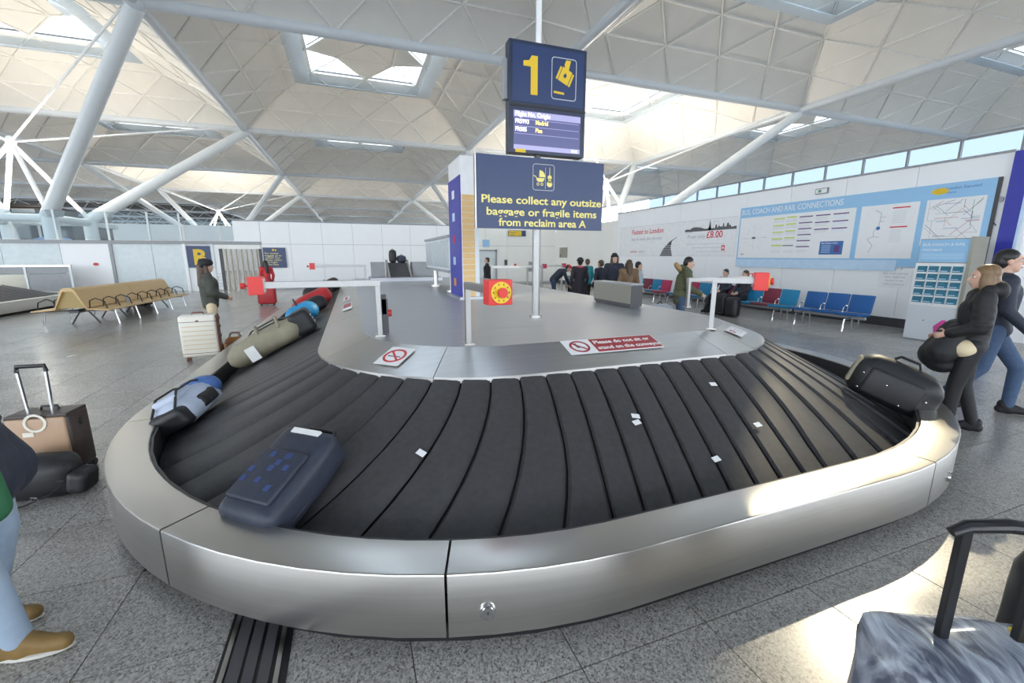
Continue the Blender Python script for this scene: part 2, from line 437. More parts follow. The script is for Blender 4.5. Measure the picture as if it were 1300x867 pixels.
# four slanted reflector screens hung under the rooflights
rf = []
for f in range(4):
    R = Matrix.Rotation(f * PI / 2, 3, 'Z')
    lo = [R @ Vector(p) for p in ((-3.6, -3.6, 1.80), (3.6, -3.6, 1.80), (4.6, -4.6, 2.0), (-4.6, -4.6, 2.0))]
    mb = MB(); mb.add(lo + [p + Vector((0, 0, .03)) for p in lo], [(3, 2, 1, 0), (4, 5, 6, 7), (0, 1, 5, 4), (1, 2, 6, 5), (2, 3, 7, 6), (3, 0, 4, 7)])
    rf.append(mb.mesh('reflector_screen', M('reflector')))
for i in range(len(XL) - 1):
    for j in range(len(YL) - 1):
        if i < 3 and j < 2: continue
        cxx = (XL[i] + XL[i + 1]) / 2; cyy = (YL[j] + YL[j + 1]) / 2
        sx = (XL[i + 1] - XL[i]) / 17.5 * .995; sy = (YL[j + 1] - YL[j]) / 17.5 * .995
        c = link('canopy', rib_me, ceiling, (cxx, cyy, EDGE)); c.scale = (sx, sy, 1.12)
        link('roof_covering', cover_me, c)
        vis = j >= 2 and not (i < 3 and j < 3) and i > 0 and j < 7
        if vis or (j >= 7 and i > 2):
            for me in panel_mes: link('roof_panel', me, c)
            if vis:
                for me in rf: link('reflector_screen', me, c)
        if j < 7:
            for me in sky_mes: link('skylight_pane', me, c)
# edge tubes between the canopies
for x in XL[3:]:
    for a, b in zip(YL[1:-1], YL[2:]): MB().tube([(x, a, EDGE - .05), (x, b, EDGE - .05)], .24, 14).build('edge_tube', M('beam_grey'), ceiling, smooth=True)
for y in YL[2:]:
    for a, b in zip(XL[:-1], XL[1:]): MB().tube([(a, y, EDGE - .05), (b, y, EDGE - .05)], .24, 14).build('edge_tube', M('beam_grey'), ceiling, smooth=True)
# steel trees
def steel_tree(cx, cy, label, near, power=550):
    t = thing('steel_tree', label, 'column', (cx, cy, 0), 0, 'steel trees that carry the roof')
    k = 1.8; hz = 3.85; n = 14 if near else 8
    xs = sorted([x - cx for x in XL if abs(x - cx) < 10]); ys = sorted([y - cy for y in YL if abs(y - cy) < 10])
    for sx in (0, 1):
        for sy in (0, 1):
            px, py = (-k, k)[sx], (-k, k)[sy]
            MB().tube([(px, py, 0), (px, py, hz)], .33, n).build('column', M('tree_white'), t, smooth=True)
            if sx < len(xs) and sy < len(ys):
                ex, ey = (xs[0], xs[-1])[sx], (ys[0], ys[-1])[sy]
                MB().tube([(px, py, hz - .1), (ex, ey, EDGE - .25)], [.33, .30], n).build('strut', M('tree_white'), t, smooth=True)
                MB().ell((ex, ey, EDGE - .12), (.38, .38, .30), 12, 8).build('joint_node', M('beam_grey'), t, smooth=True)
                MB().tube([(0, 0, 7.45), (px, py, hz)], .11, 8).build('inner_strut', M('tree_bright'), t, smooth=True)
                MB().tube([(0, 0, 7.45), (ex * .93, ey * .93, EDGE - .1)], .055, 6).build('tie_rod', M('tree_bright'), t, smooth=True)
    for a, b in (((-k, -k), (k, -k)), ((k, -k), (k, k)), ((k, k), (-k, k)), ((-k, k), (-k, -k))):
        MB().tube([(*a, hz - .25), (*b, hz - .25)], .20, n).build('ring_beam', M('tree_white'), t, smooth=True)
    MB().ell((0, 0, 7.45), (.22, .22, .3), 10, 8).build('hub', M('tree_bright'), t, smooth=True)
    for sx in (-1, 1):
        for sy in (-1, 1):
            MB().tube([(sx * 2.3, sy * 2.3, hz - .2), (sx * 2.3, sy * 2.3, hz + .1)], [.28, .36], 12).build('uplighter', M('mid_grey'), t, smooth=True)
    ld = bpy.data.lights.new('uplight', 'AREA'); lo = bpy.data.objects.new('uplight', ld); COL.objects.link(lo); lo.parent = t
    ld.shape = 'DISK'; ld.size = 4.0; ld.energy = power; ld.color = (1.0, .90, .76); lo.location = (0, 0, hz + .35); lo.rotation_euler = (PI, 0, 0)
    return t
steel_tree(-16, 30.8, 'white steel tree column at left, rising beside the dark cabin behind the glass screen', True)
steel_tree(19.3, 30.8, 'white steel tree column standing behind the long white wall of adverts', True, 950)
steel_tree(-16, 67.6, 'farther white steel tree, the small one seen over the glass screen and gate', False, 800)
steel_tree(19.3, 67.6, 'farthest white steel tree, hidden low behind the hanging navy sign', False)

# ------------------------------------------------------------------ walls
def wall(name): o = empty(name); o['kind'] = 'structure'; return o
WX = 12.45
wr = wall('wall_right')
ys = [5.0, 6.55, 8.1, 9.65, 11.2, 12.75, 14.3, 15.85, 17.4, 18.7]
for a, b in zip(ys, ys[1:]):
    MB().box((WX, a + .006, .22), (WX + .12, b - .006, 3.74)).build('wall_panel', M('wall_white'), wr)
for a, b in zip([18.7, 20.5, 22.3, 24.0], [20.5, 22.3, 24.0, 25.6]):
    MB().box((WX, a + .006, .22), (WX + .12, b - .006, 3.45)).build('wall_panel', M('wall_warm'), wr)
MB().box((WX + .03, 5.0, 0), (WX + .1, 25.6, 3.4)).build('backing', M('joint_grey'), wr)
MB().box((WX - .02, 5.0, 3.74), (WX + .14, 18.7, 3.79)).build('cap_rail', M('mid_grey'), wr)
bb = MB().box((WX - .03, 5.0, 0), (WX + .08, 25.5, .22)).build('baseboard_right', M('skirting')); bb['kind'] = 'structure'
# return at the near end of the right wall: white pier and the deep blue banner beside it
pr = MB().box((WX - .05, 4.62, 0), (WX + .2, 4.99, 3.74)).build('trim_1', M('wall_white')); pr['kind'] = 'structure'
pr2 = MB().box((WX + .1, 2.6, 0), (WX + .3, 4.62, 3.5)).build('wall_right_near', M('wall_white')); pr2['kind'] = 'structure'
bn = thing('banner', 'tall deep blue banner strip at the near end of the white wall', 'banner', (WX - .06, 4.80, 0), (0, 0, -PI / 2))
MB().box((-.17, -.03, .3), (.08, 0, 3.74)).build('panel', M('banner_blue'), bn)
MB().box((.08, -.03, .3), (.12, 0, 3.74)).build('edge_trim', M('light_blue'), bn)

# clerestory glazing of the hall's outer wall, far beyond the white wall
w1 = wall('window_1')
GX = 46.9
for k in range(16):
    y = 4.2 + k * 3.58
    MB().box((GX - .12, y - .07, 0), (GX + .12, y + .07, EDGE - .2)).build('mullion', M('mid_grey'), w1)
    MB().box((GX - .02, y + .09, .2), (GX + .01, y + 3.49, EDGE - .35)).build('pane', M('clear_sky_glass'), w1)
MB().box((GX - .15, 2, EDGE - .32), (GX + .15, 61.5, EDGE - .1)).build('head_rail', M('mid_grey'), w1)
MB().box((GX - .15, 2, 6.2), (GX + .15, 61.5, 6.35)).build('transom', M('mid_grey'), w1)

# far wall
FY = 25.6
wf = wall('wall_far')
xs = [-5.55, -4.35, -3.0, -1.45, .1, 1.65, 3.2, 4.75, 6.3, 7.7, 9.1, 10.8, 12.45]
for a, b in zip(xs, xs[1:]):
    x0 = a; 
    for z0, z1 in ((.12, 2.32), (2.34, 3.45)):
        if a < -5 and z0 < 1: continue
        MB().box((a + .008, FY, z0), (b - .008, FY + .1, z1)).build('wall_panel', M('wall_white') if a < 6 else M('wall_warm'), wf)
MB().box((-4.35, FY + .02, 0), (12.45, FY + .09, 3.40)).build('backing', M('joint_grey'), wf)
MB().box((-5.55, FY - .02, 3.45), (12.6, FY + .12, 3.5)).build('cap_rail', M('mid_grey'), wf)
# gate in the far wall
d1 = wall('door_1')
MB().box((-6.25, FY - .05, 2.08), (-4.4, FY + .1, 2.28)).build('lintel', M('wall_warm'), d1)
MB().box((-6.25, FY - .05, 0), (-6.13, FY + .1, 2.08)).build('jamb', M('dark_grey'), d1)
MB().box((-4.5, FY - .05, 0), (-4.38, FY + .1, 2.08)).build('jamb', M('dark_grey'), d1)
for k in range(7):
    x = -6.1 + k * .228
    MB().tube([(x + .114, FY + .03, .02), (x + .114, FY + .03, 2.06)], .112, 10, flat=.45).build('shutter_slat', M('shutter'), d1, smooth=True)
# left stretch: low white panels under a glass screen
wl_ = wall('wall_left')
xs = [-30, -27.4, -24.8, -22.2, -19.6, -17.0, -14.4, -12.4, -10.55, -9.0, -7.75]
for a, b in zip(xs, xs[1:]):
    m_ = 'frosted' if a >= -10.6 or a < -13.5 else 'wall_white'
    MB().box((a + .01, FY, .05), (b - .01, FY + .08, 2.28)).build('wall_panel', M('wall_white') if m_ == 'wall_white' else M('frosted'), wl_)
    MB().box((a + .02, FY + .02, 2.48), (b - .02, FY + .04, 3.72)).build('glass_screen', M('glass'), wl_)
    MB().box((b - .03, FY - .02, 2.4), (b + .03, FY + .08, 3.75)).build('post', M('tree_white'), wl_)
MB().box((-30, FY - .06, 2.28), (-4.35, FY + .14, 2.44)).build('rail', M('mid_grey'), wl_)
MB().box((-10.62, FY - .05, 0), (-10.5, FY + .1, 2.28)).build('post', M('mid_grey'), wl_)
MB().box((-7.75, FY - .08, 0), (-7.62, FY + .1, 2.3)).build('post', M('wall_white'), wl_)
MB().box((-6.62, FY - .08, 0), (-6.48, FY + .1, 2.3)).build('post', M('tree_white'), wl_)
MB().box((-7.62, FY, 0), (-6.62, FY + .06, 2.28)).build('wall_panel', M('wall_white'), wl_)
for k in range(14): MB().box((-6.48, FY - .01, .05 + k * .16), (-6.25, FY + .05, .20 + k * .16)).build('louvre', M('wall_white'), wl_)
for a, b in ((-7.6, -6.2), (-6.1, -4.4)): MB().box((a, FY + .02, 2.48), (b, FY + .04, 3.45)).build('glass_screen', M('glass'), wl_)
tag(wf, None); 
# pale back hall far behind the screens
bk = MB().box((-40, 60, 0), (46, 60.3, 5.2)).build('wall_back', M('wall_white')); bk['kind'] = 'structure'

# cabin behind the glass screen, with its blue arched back and roof louvres
cb = thing('cabin', 'dark glazed cabin with black roof louvres behind the glass screen at far left', 'cabin', (-20.5, 36.2, 0))
MB().box((-9, -2.6, 0), (4.9, 2.5, 2.3)).build('wall', M('mid_grey'), cb)
MB().box((-9, -2.4, 2.3), (4.9, 2.3, 3.55)).build('glazing', M('cabin_glass'), cb)
MB().box((-9, -2.7, 3.55), (5.1, 2.7, 3.85)).build('roof_edge', M('tree_white'), cb, bevel=.06)
for k in range(5): MB().box((-9 + k * .02, -2.2, 3.95 + k * .14), (3.6, -1.2, 4.05 + k * .14)).build('louvre', M('louvre_dark'), cb)
MB().box((-9, -1.9, 3.85), (3.4, 1.8, 4.7)).build('plant_box', M('louvre_dark'), cb)
for k in range(8): MB().box((-7.9 + k * 1.45, -2.23, 4.2), (-6.9 + k * 1.45, -2.2, 4.42)).build('vent', M('mid_grey'), cb)
for cx_ in (-4.8, 0.2, 3.9):
    pts = [(-1.3 + cx_, 2.3)] + [(cx_ + 1.3 * math.cos(PI - PI * q / 10), 2.3 + .55 * math.sin(PI * q / 10)) for q in range(11)]
    MB().prism([(p[0], p[1]) for p in pts], 2.4, 2.46, m=Matrix(((1, 0, 0, 0), (0, 0, -1, 0), (0, 1, 0, 0), (0, 0, 0, 1)))).build('blue_arch', M('cabin_blue'), cb)
for x in (-6.5, -3.2, 0.1, 3.4): MB().box((x - .06, -2.45, 2.3), (x + .06, -2.38, 3.55)).build('mullion', M('tree_white'), cb)

# ------------------------------------------------------------------ reclaim units
class Loop:
    """racetrack path: left run, two corner arcs, front run, right run (inner edge of the belt)"""
    def __init__(s, xl, xr, yc, r, y1, y1r=None):
        s.xl, s.xr, s.yc, s.r, s.y1 = xl, xr, yc, r, y1
        s.L = [y1 - yc, r * PI / 2, xr - xl, r * PI / 2, y1 - yc]
        s.a = [0]
        for q in s.L: s.a.append(s.a[-1] + q)
        s.T = s.a[-1]
    def frame(s, q):
        """point on the inner path and its outward normal"""
        a = s.a
        if q <= a[1]: return Vector((s.xl - s.r, s.y1 - q, 0)), Vector((-1, 0, 0))
        if q <= a[2]:
            t = PI + (q - a[1]) / s.r; n = Vector((math.cos(t), math.sin(t), 0)); return Vector((s.xl, s.yc, 0)) + n * s.r, n
        if q <= a[3]: return Vector((s.xl + q - a[2], s.yc - s.r, 0)), Vector((0, -1, 0))
        if q <= a[4]:
            t = 1.5 * PI + (q - a[3]) / s.r; n = Vector((math.cos(t), math.sin(t), 0)); return Vector((s.xr, s.yc, 0)) + n * s.r, n
        return Vector((s.xr + s.r, s.yc + q - a[4], 0)), Vector((1, 0, 0))
    def pt(s, q, d, z): p, n = s.frame(q); p = p + n * d; p.z = z; return p
BW, BZ, BS = 1.225, .83, .51            # belt width in plan, height of its upper edge, slope
def bz(d): return BZ - BS * d
def sweep(loop, prof, q0, q1, step=.16):
    """sweeps a closed profile of (d, z) along part of the loop"""
    n = max(1, int(math.ceil((q1 - q0) / step))); mb = MB(); vs = []; k = len(prof)
    for i in range(n + 1):
        q = q0 + (q1 - q0) * i / n
        for d, z in prof: vs.append(loop.pt(q, d, z))
    fs = []
    for i in range(n):
        for j in range(k):
            a = i * k + j; b = i * k + (j + 1) % k
            fs.append((a, b, b + k, a + k))
    fs.append(tuple(range(k))); fs.append(tuple(reversed(range(n * k, n * k + k))))
    return mb.add(vs, fs)
RIM = [(1.245, .12), (1.245, .396), (1.253, .402), (1.466, .402), (1.474, .399), (1.477, .392), (1.477, .09), (1.45, .08), (1.45, .36), (1.27, .36), (1.26, .12)]
HOOD = [(.02, BZ - .03), (.02, BZ + .012), (-.40, .985), (-.40, .95)]
def reclaim(name, label, loop, rim_cuts, hood_cuts, deck_cuts, pitch, q0, q1):
    t = thing(name, label, 'baggage carousel', (0, 0, 0))
    sweep(loop, [(1.24, .0), (1.24, .10), (1.41, .10), (1.41, 0)], q0, q1).build('plinth', M('black_bed'), t)
    for a, b in zip(rim_cuts, rim_cuts[1:]):
        sweep(loop, RIM, a + .003, b - .003, .11).build('rim_panel', M('steel'), t, smooth=True)
    sweep(loop, [(1.228, .12), (1.244, .12), (1.244, .392), (1.228, .392)], q0, q1).build('skirt', M('rubber'), t, smooth=True)
    sweep(loop, [(-.05, BZ - .06), (-.05, BZ - .014), (BW, bz(BW) - .035), (BW, bz(BW) - .08)], q0, q1).build('belt_bed', M('black_bed'), t)
    k = int((q1 - q0) / pitch)
    for i in range(k):
        a = q0 + i * pitch
        nd, nt = 8, 4; vs = []; fs = []
        for jd in range(nd + 1):
            d = -.03 + (BW + .02) * jd / nd
            lag = -.25 * max(0, d) ** 1.3
            for jt in range(nt + 1):
                u = (0, .07, .45, .84, .95)[jt]
                q = a + pitch * u + lag
                q = min(max(q, q0), loop.T)
                gk = min(1.0, max(.15, d / .15)); z = bz(d) + (-.020 * gk, .007, .006, .001, -.020 * gk)[jt]
                vs.append(loop.pt(q, d, z))
        m = nt + 1
        for jd in range(nd):
            for jt in range(nt):
                c = jd * m + jt; fs.append((c, c + 1, c + m + 1, c + m))
        base = len(vs)
        for jd in range(nd + 1):                                   # the proud leading edge
            p = Vector(vs[jd * m]); p.z -= .01; vs.append(p)
        for jd in range(nd): fs.append((jd * m, jd * m + m, base + jd + 1, base + jd))
        MB().add(vs, fs).build('belt_plate', M('rubber'), t, smooth=True, fix=False)
    for a, b in zip(hood_cuts, hood_cuts[1:]):
        sweep(loop, HOOD, a + .003, b - .003, .14).build('hood_panel', M('steel_brushed'), t, smooth=True)
    # flat deck, cut into strips across
    rr = loop.r - .40
    def half(y):
        if y >= loop.yc: return 0
        return rr - math.sqrt(max(0, rr * rr - (loop.yc - y) ** 2))
    x0, x1 = loop.xl - rr, loop.xr + rr
    for a, b in zip(deck_cuts, deck_cuts[1:]):
        n = 10 if a < loop.yc else 1; L = []; R = []
        for i in range(n + 1):
            y = a + .002 + (b - a - .004) * i / n; h = half(max(y, loop.yc - rr)); L.append((x0 + h, y)); R.append((x1 - h, y))
        MB().prism(L + R[::-1], .955, .985).build('deck_panel', M('deck_metal'), t)
    return t
LP = Loop(1.2, 3.05, 4.45, 1.55, 15.2)
qa = LP.a
def arcq(deg): return qa[1] + LP.r * math.radians(deg - 180)
main = reclaim('baggage_carousel', 'large baggage carousel with sloping black rubber belt and brushed steel rim filling the picture', LP,
    [0, 2.6, 5.2, 7.8, arcq(186), arcq(224), qa[2] - .48, qa[3] + .22, qa[3] + 1.25, qa[4] + .3, qa[4] + 2.6, qa[4] + 5.2, LP.T],
    [0, 1.9, 3.8, 5.7, 7.6, 9.3, qa[1] + .5, qa[1] + 1.72, qa[2] + 1.95, qa[3] + .55, qa[3] + 1.5, qa[4] + .1, qa[4] + 2, qa[4] + 4, qa[4] + 6, LP.T],
    [3.30, 4.15, 5.35, 6.55, 7.75, 8.95, 10.15, 11.35, 12.55, 13.75, 15.2], .215, 0, LP.T)
# round steel bump caps on the rim and scraps of paper on the belt
def rim_cap(deg, c, z):
    a = math.radians(deg); n = Vector((math.cos(a), math.sin(a), 0)); p = Vector((c, LP.yc, 0)) + n * (LP.r + 1.477)
    o = empty('rim_cap', (p.x, p.y, z), (0, 0, a + PI / 2), main)
    MB().disc((0, 0, 0), .036, .012, 28).disc((0, -.012, 0), .028, .004, 28).build('rim_disc', M('chrome'), o, smooth=True)
    MB().disc((0, -.016, 0), .006, .003, 10).build('screw', M('dark_grey'), o)
rim_cap(255.6, 1.2, .215); rim_cap(285.4, 3.05, .19)

def belt_matrix(q, d, turn=0.0, lift=0.0):
    """frame lying on the belt: local x along the belt, y up the slope, z away from it"""
    p, n = LP.frame(q); al = math.atan(BS)
    up = (-n * math.cos(al) + Vector((0, 0, 1)) * math.sin(al)).normalized()
    nz = (n * math.sin(al) + Vector((0, 0, 1)) * math.cos(al)).normalized()
    tx = up.cross(nz)
    m = Matrix((tx, up, nz)).transposed().to_4x4() @ Matrix.Rotation(turn, 4, 'Z')
    pos = p + n * d; pos.z = bz(d) + .014
    m.translation = pos + nz * lift
    return m
def hood_matrix(q, d, turn=0.0):
    p, n = LP.frame(q); al = math.atan2(.985 - BZ - .012, .42)
    up = (-n * math.cos(al) + Vector((0, 0, 1)) * math.sin(al)).normalized()
    nz = (n * math.sin(al) + Vector((0, 0, 1)) * math.cos(al)).normalized()
    tx = up.cross(nz); m = Matrix((tx, nz * -1, up)).transposed().to_4x4()   # local x right, z up, -y towards the viewer
    pos = p - n * d; pos.z = BZ + .012 + (d + .02) * math.tan(al); m.translation = pos + nz * .012
    return m @ Matrix.Rotation(turn, 4, 'Y')
def sticker(label, q, d, turn=0):
    t = thing('warning_sticker', label, 'sticker'); t.matrix_world = hood_matrix(q, d, turn); return t
s1 = sticker('square white sticker with a red prohibition ring on the steel hood, beside the middle post', qa[1] + 1.26, .20)
plate(s1, 'backing', -.115, -.13, .115, .13, 0, M('paper'))
MB().ring((0, -.004, 0), .078, .098, .002).box((-.08, -.006, -.009), (.08, -.004, .009), m=Matrix.Rotation(PI / 4, 4, 'Y')).build('prohibition_ring', M('red_paint'), s1)
MB().box((-.06, -.0055, -.016), (.06, -.004, -.004)).build('symbol', M('map_dark'), s1)
s2 = sticker('long red sticker asking people not to sit or stand, on the front of the hood', qa[2] + .92, .27)
plate(s2, 'backing', -.47, -.115, .47, .115, 0, M('paper'))
plate(s2, 'red_field', -.20, -.105, .46, .105, -.004, M('sign_red'), .002)
MB().ring((-.335, -.004, 0), .072, .092, .002).box((-.08, -.006, -.008), (.08, -.004, .008), m=Matrix.Translation((-.335, 0, 0)) @ Matrix.Rotation(PI / 4, 4, 'Y')).build('prohibition_ring', M('sign_red'), s2)
pm = MB().disc((-.36, -.004, .045), .013, .0015, 14)
pm.add([(-.375, -.0055, .03), (-.345, -.0055, .03), (-.335, -.0055, -.005), (-.30, -.0055, -.012), (-.29, -.0055, -.05), (-.305, -.0055, -.05), (-.315, -.0055, -.022), (-.365, -.0055, -.02)], [tuple(range(8))])
pm.build('symbol', M('map_dark'), s2)
text(s2, 'Please do not sit or', -.18, .022, -.006, .074, M('paper'), bold=.0015)
text(s2, 'stand on the conveyor', -.18, -.07, -.006, .072, M('paper'), bold=.0015)
s3 = sticker('white sticker with a small red mark on the hood beyond the right post', qa[3] + .86, .24, 0)
plate(s3, 'backing', -.15, -.085, .15, .085, 0, M('paper'))
MB().ring((-.09, -.004, .02), .022, .032, .002).build('prohibition_ring', M('map_red'), s3)
for k in range(3): plate(s3, 'line', -.04, .02 - k * .03, .12, .028 - k * .03, -.004, M('line_grey'), .001)
s4 = sticker('white and red sticker on the side of the hood below the left rail', 8.05, .23, 0)
plate(s4, 'backing', -.42, -.07, .42, .07, 0, M('paper'))
plate(s4, 'red_field', -.40, -.06, .1, .06, -.004, M('sign_red'), .002)
s4b = sticker('pale sticker with faint red print, farther along the side of the hood', 6.5, .2, 0)
plate(s4b, 'backing', -.42, -.06, .42, .06, 0, M('paper'))
plate(s4b, 'red_field', -.2, -.02, .3, .02, -.004, M('map_red'), .001)
random.seed(3)
for k, (u, v, lab) in enumerate(((qa[2] + .62, .5, 'nearest the middle of the belt'), (qa[2] + 1.55, .72, 'lower down the belt, right of the middle'), (qa[2] + 1.5, .32, 'high on the belt under the red sticker'), (qa[2] + .98, .9, 'low on the belt front'), (arcq(292), .55, 'on the right bend'), (arcq(246), .62, 'beside the blurred blue case'))):
    o = MB().box((-.03, -.02, 0), (.03, .02, .002)).build('paper_scrap', M('paper')); o.matrix_world = belt_matrix(u, v, random.uniform(-.6, .6), .014)
    tag(o, 'small scrap of white paper ' + lab, 'paper scrap')

# ---- emergency stop rails on the deck
def stop_box(p, name='stop_box', dirz=0):
    b = empty(name, (0, 0, 0)); return b
def stop_rail(label, base, ang, length, box, height=.52, group='emergency stop rails'):
    """post on the deck, bar along local +x, stop box at its end"""
    t = thing('stop_rail', label, 'emergency stop', base, ang, group)
    MB().box((-.022, -.022, 0), (.022, .022, height)).build('post', M('rail_steel'), t, bevel=.004)
    MB().box((-.045, -.045, 0), (.045, .045, .008)).build('foot_plate', M('steel'), t)
    MB().box((-.026, -.024, height - .002), (length, .024, height + .055)).build('bar', M('rail_steel'), t, bevel=.004)
    b = empty('stop_box', (length, 0, height + .025), (0, 0, 0), t)
    if box == 'red':
        MB().box((-.02, -.085, -.085), (.10, .085, .085)).build('housing', M('red_bright'), b, bevel=.008)
        MB().disc((.10, 0, 0), .072, .010, 32, 'x').build('yellow_ring', M('yellow_disc'), b)
        MB().disc((.11, 0, 0), .018, .02, 20, 'x').disc((.125, 0, 0), .034, .022, 24, 'x').build('push_button', M('red_bright'), b, bevel=.003)
        for k in range(10):
            a = k * PI / 5; MB().box((.110, .056 * math.cos(a) - .004, .056 * math.sin(a) - .006), (.1115, .056 * math.cos(a) + .004, .056 * math.sin(a) + .006)).build('mark', M('sign_red'), b)
    else:
        MB().box((-.015, -.062, -.075), (.10, .062, .075)).build('housing', M('red_bright'), b, bevel=.006)
        for yy in (-.03, .03): MB().box((-.017, yy - .018, -.055), (-.015, yy + .018, .06)).build('label', M('paper'), b)
        for xx in (.02, .062): MB().box((xx, -.0635, -.055), (xx + .024, -.062, .06)).build('label', M('paper'), b)
        MB().disc((.10, 0, 0), .010, .03, 14, 'x').disc((.13, 0, 0), .026, .03, 18, 'x').build('push_button', M('red_paint'), b)
    return t
DK = .985
stop_rail('steel stop rail reaching left over the belt, red box with white labels at its end', (.20, 4.14, DK), PI, .93, 'white', .465)
stop_rail('steel stop rail on the middle post, its red box and yellow ring facing the viewer', (.88, 3.47, DK), -PI / 2 + .05, .66, 'red', .47)
stop_rail('steel stop rail leaning out over the right bend, red box with yellow ring turned right', (3.42, 3.36, DK), -.78, .36, 'red', .47)
stop_rail('far stop rail at the back of the deck reaching left, tiny red and white box', (.28, 11.4, DK), PI, 1.15, 'white', .47)
stop_rail('stop rail reaching right from behind the right post, white and dark red box', (4.55, 4.95, DK), .03, 1.28, 'white', .37)
sp = thing('stop_button', 'small dark red stop button box standing behind the left rail post', 'emergency stop', (.26, 4.30, DK))
MB().box((-.03, -.05, 0), (.03, .05, .33)).build('stand', M('dark_grey'), sp)
MB().box((-.03, -.05, .18), (.02, .05, .37)).build('pad', M('dark_grey'), sp, bevel=.005)
MB().disc((.03, 0, .19), .035, .035, 20, 'x').build('push_button', M('red_paint'), sp)

# ---- sign mast
mast = thing('sign_mast', 'steel mast with numbered navy sign, flight screen and the wide baggage notice', 'sign', (2.06, 4.76, DK))
MB().tube([(0, 0, 0), (0, 0, 1.1)], .046, 20).build('lower_pole', M('rail_steel'), mast, smooth=True)
MB().tube([(0, 0, 0), (0, 0, .03)], .075, 20).build('foot_plate', M('steel'), mast, smooth=True)
MB().tube([(0, 0, 1.1), (0, 0, 1.9)], .036, 14).build('dark_pole', M('dark_grey'), mast, smooth=True)
MB().tube([(0, 0, 2.96), (0, 0, 10.6)], .032, 14).build('upper_pole', M('white_paint'), mast, smooth=True)
ub = empty('reclaim_sign', (.10, -.06, 1.86), (0, 0, math.radians(-1.0)), mast)
MB().box((-.46, 0, 0), (.46, .13, 1.12)).build('casing', M('sign_frame'), ub, bevel=.006)
MB().box((-.50, .06, .55), (-.46, .13, .95)).build('side_box', M('mid_grey'), ub)
plate(ub, 'blue_face', -.425, .52, .425, 1.085, 0, M('sign_navy'), .004)
MB().box((-.46, -.006, .475), (.46, 0, .495)).build('joint', M('black_plastic'), ub)
shape1 = [(-.30, .875), (-.30, .925), (-.235, .935), (-.205, .985), (-.135, .985), (-.135, .60), (-.215, .60), (-.215, .875)]
def outline(parent, x0, z0, x1, z1, w, y, mt, r=.03, name='outline'):
    pts = []
    for cx, cz, a0 in ((x1 - r, z1 - r, 0), (x0 + r, z1 - r, 90), (x0 + r, z0 + r, 180), (x1 - r, z0 + r, 270)):
        for k in range(5):
            a = math.radians(a0 + 22.5 * k); pts.append((cx, cz, math.cos(a), math.sin(a)))
    vs = [(p[0] + p[2] * r, y, p[1] + p[3] * r) for p in pts] + [(p[0] + p[2] * (r - w), y, p[1] + p[3] * (r - w)) for p in pts]
    n = len(pts); MB().add(vs, [(i, (i + 1) % n, (i + 1) % n + n, i + n) for i in range(n)]).build(name, mt, parent)
def shape(parent, polys, y, mt, name='symbol', t=.002):
    mb = MB()
    for p in polys:
        n = len(p); vs = [(a, y - t, b) for a, b in p] + [(a, y, b) for a, b in p]
        mb.add(vs, [tuple(range(n)), tuple(reversed(range(n, 2 * n)))] + [(i, (i + 1) % n, (i + 1) % n + n, i + n) for i in range(n)])
    return mb.build(name, mt, parent)
shape(ub, [shape1], -.005, M('sign_yellow'), 'numeral')
outline(ub, .03, .585, .335, 1.01, .008, -.005, M('line_grey'), .035)
def rotp(p, c, a):
    ca, sa = math.cos(a), math.sin(a); return [(c[0] + (x) * ca - (z) * sa, c[1] + x * sa + z * ca) for x, z in p]
cc = (.195, .83); A = -.42
shape(ub, [rotp([(-.062, -.075), (.062, -.075), (.062, .075), (-.062, .075)], cc, A)], -.005, M('sign_yellow'), 'suitcase_symbol')
for sg_ in (-1, 1): shape(ub, [rotp([(sg_ * .081 - .011, -.075), (sg_ * .081 + .011, -.075), (sg_ * .081 + .011, .065), (sg_ * .081 - .011, .065)], cc, A)], -.005, M('sign_yellow'), 'suitcase_band')
shape(ub, [[(.195, .905), (.235, .885), (.262, .99), (.205, .99), (.185, .945)]], -.005, M('sign_yellow'), 'hand_symbol')
shape(ub, [rotp([(-.02, -.012), (.012, -.026), (.022, .008), (-.006, .03)], (cc[0] - .004, cc[1] + .004), A)], -.0075, M('sign_navy'), 'mark')
shape(ub, [[(.06, .648), (.185, .640), (.185, .662), (.06, .670)]], -.005, M('sign_yellow'), 'belt_symbol')
plate(ub, 'screen', -.41, .03, .40, .435, 0, M('screen'), .004)
plate(ub, 'screen_header', -.41, .365, .40, .428, -.004, M('screen_bar'), .002)
plate(ub, 'screen_footer', -.41, .035, .40, .082, -.004, M('screen_bar'), .002)
text(ub, 'Flight No. Origin', -.395, .376, -.007, .066, M('screen_white'), bold=.001, sx=.92)
text(ub, 'FR5993', -.395, .302, -.005, .060, M('screen_white'), bold=.001, sx=.9); text(ub, 'Madrid', -.155, .302, -.005, .060, M('screen_amber'), bold=.001, sx=.9)
text(ub, 'FR585', -.395, .222, -.005, .060, M('screen_white'), bold=.001, sx=.9); text(ub, 'Pisa', -.155, .222, -.005, .060, M('screen_amber'), bold=.001, sx=.9)
text(ub, '09:42', .29, .043, -.007, .045, M('screen_white'), sx=.8)
for zz in (.345, .272, .195): plate(ub, 'screen_line', -.40, zz, .38, zz + .005, -.004, M('screen_bar'), .001)
plate(ub, 'yellow_tab', -.39, .002, -.27, .038, -.0045, M('sign_yellow'), .003)
lb = empty('baggage_notice', (.04, -.07, 1.04), (0, 0, 0), mast)
MB().box((-.795, 0, 0), (.795, .05, .775)).build('board', M('sign_navy'), lb)
MB().box((-.800, -.002, 0), (-.790, .052, .775)).build('edge_trim', M('steel'), lb)
outline(lb, -.125, .43, .145, .715, .006, -.001, M('line_grey'), .03)
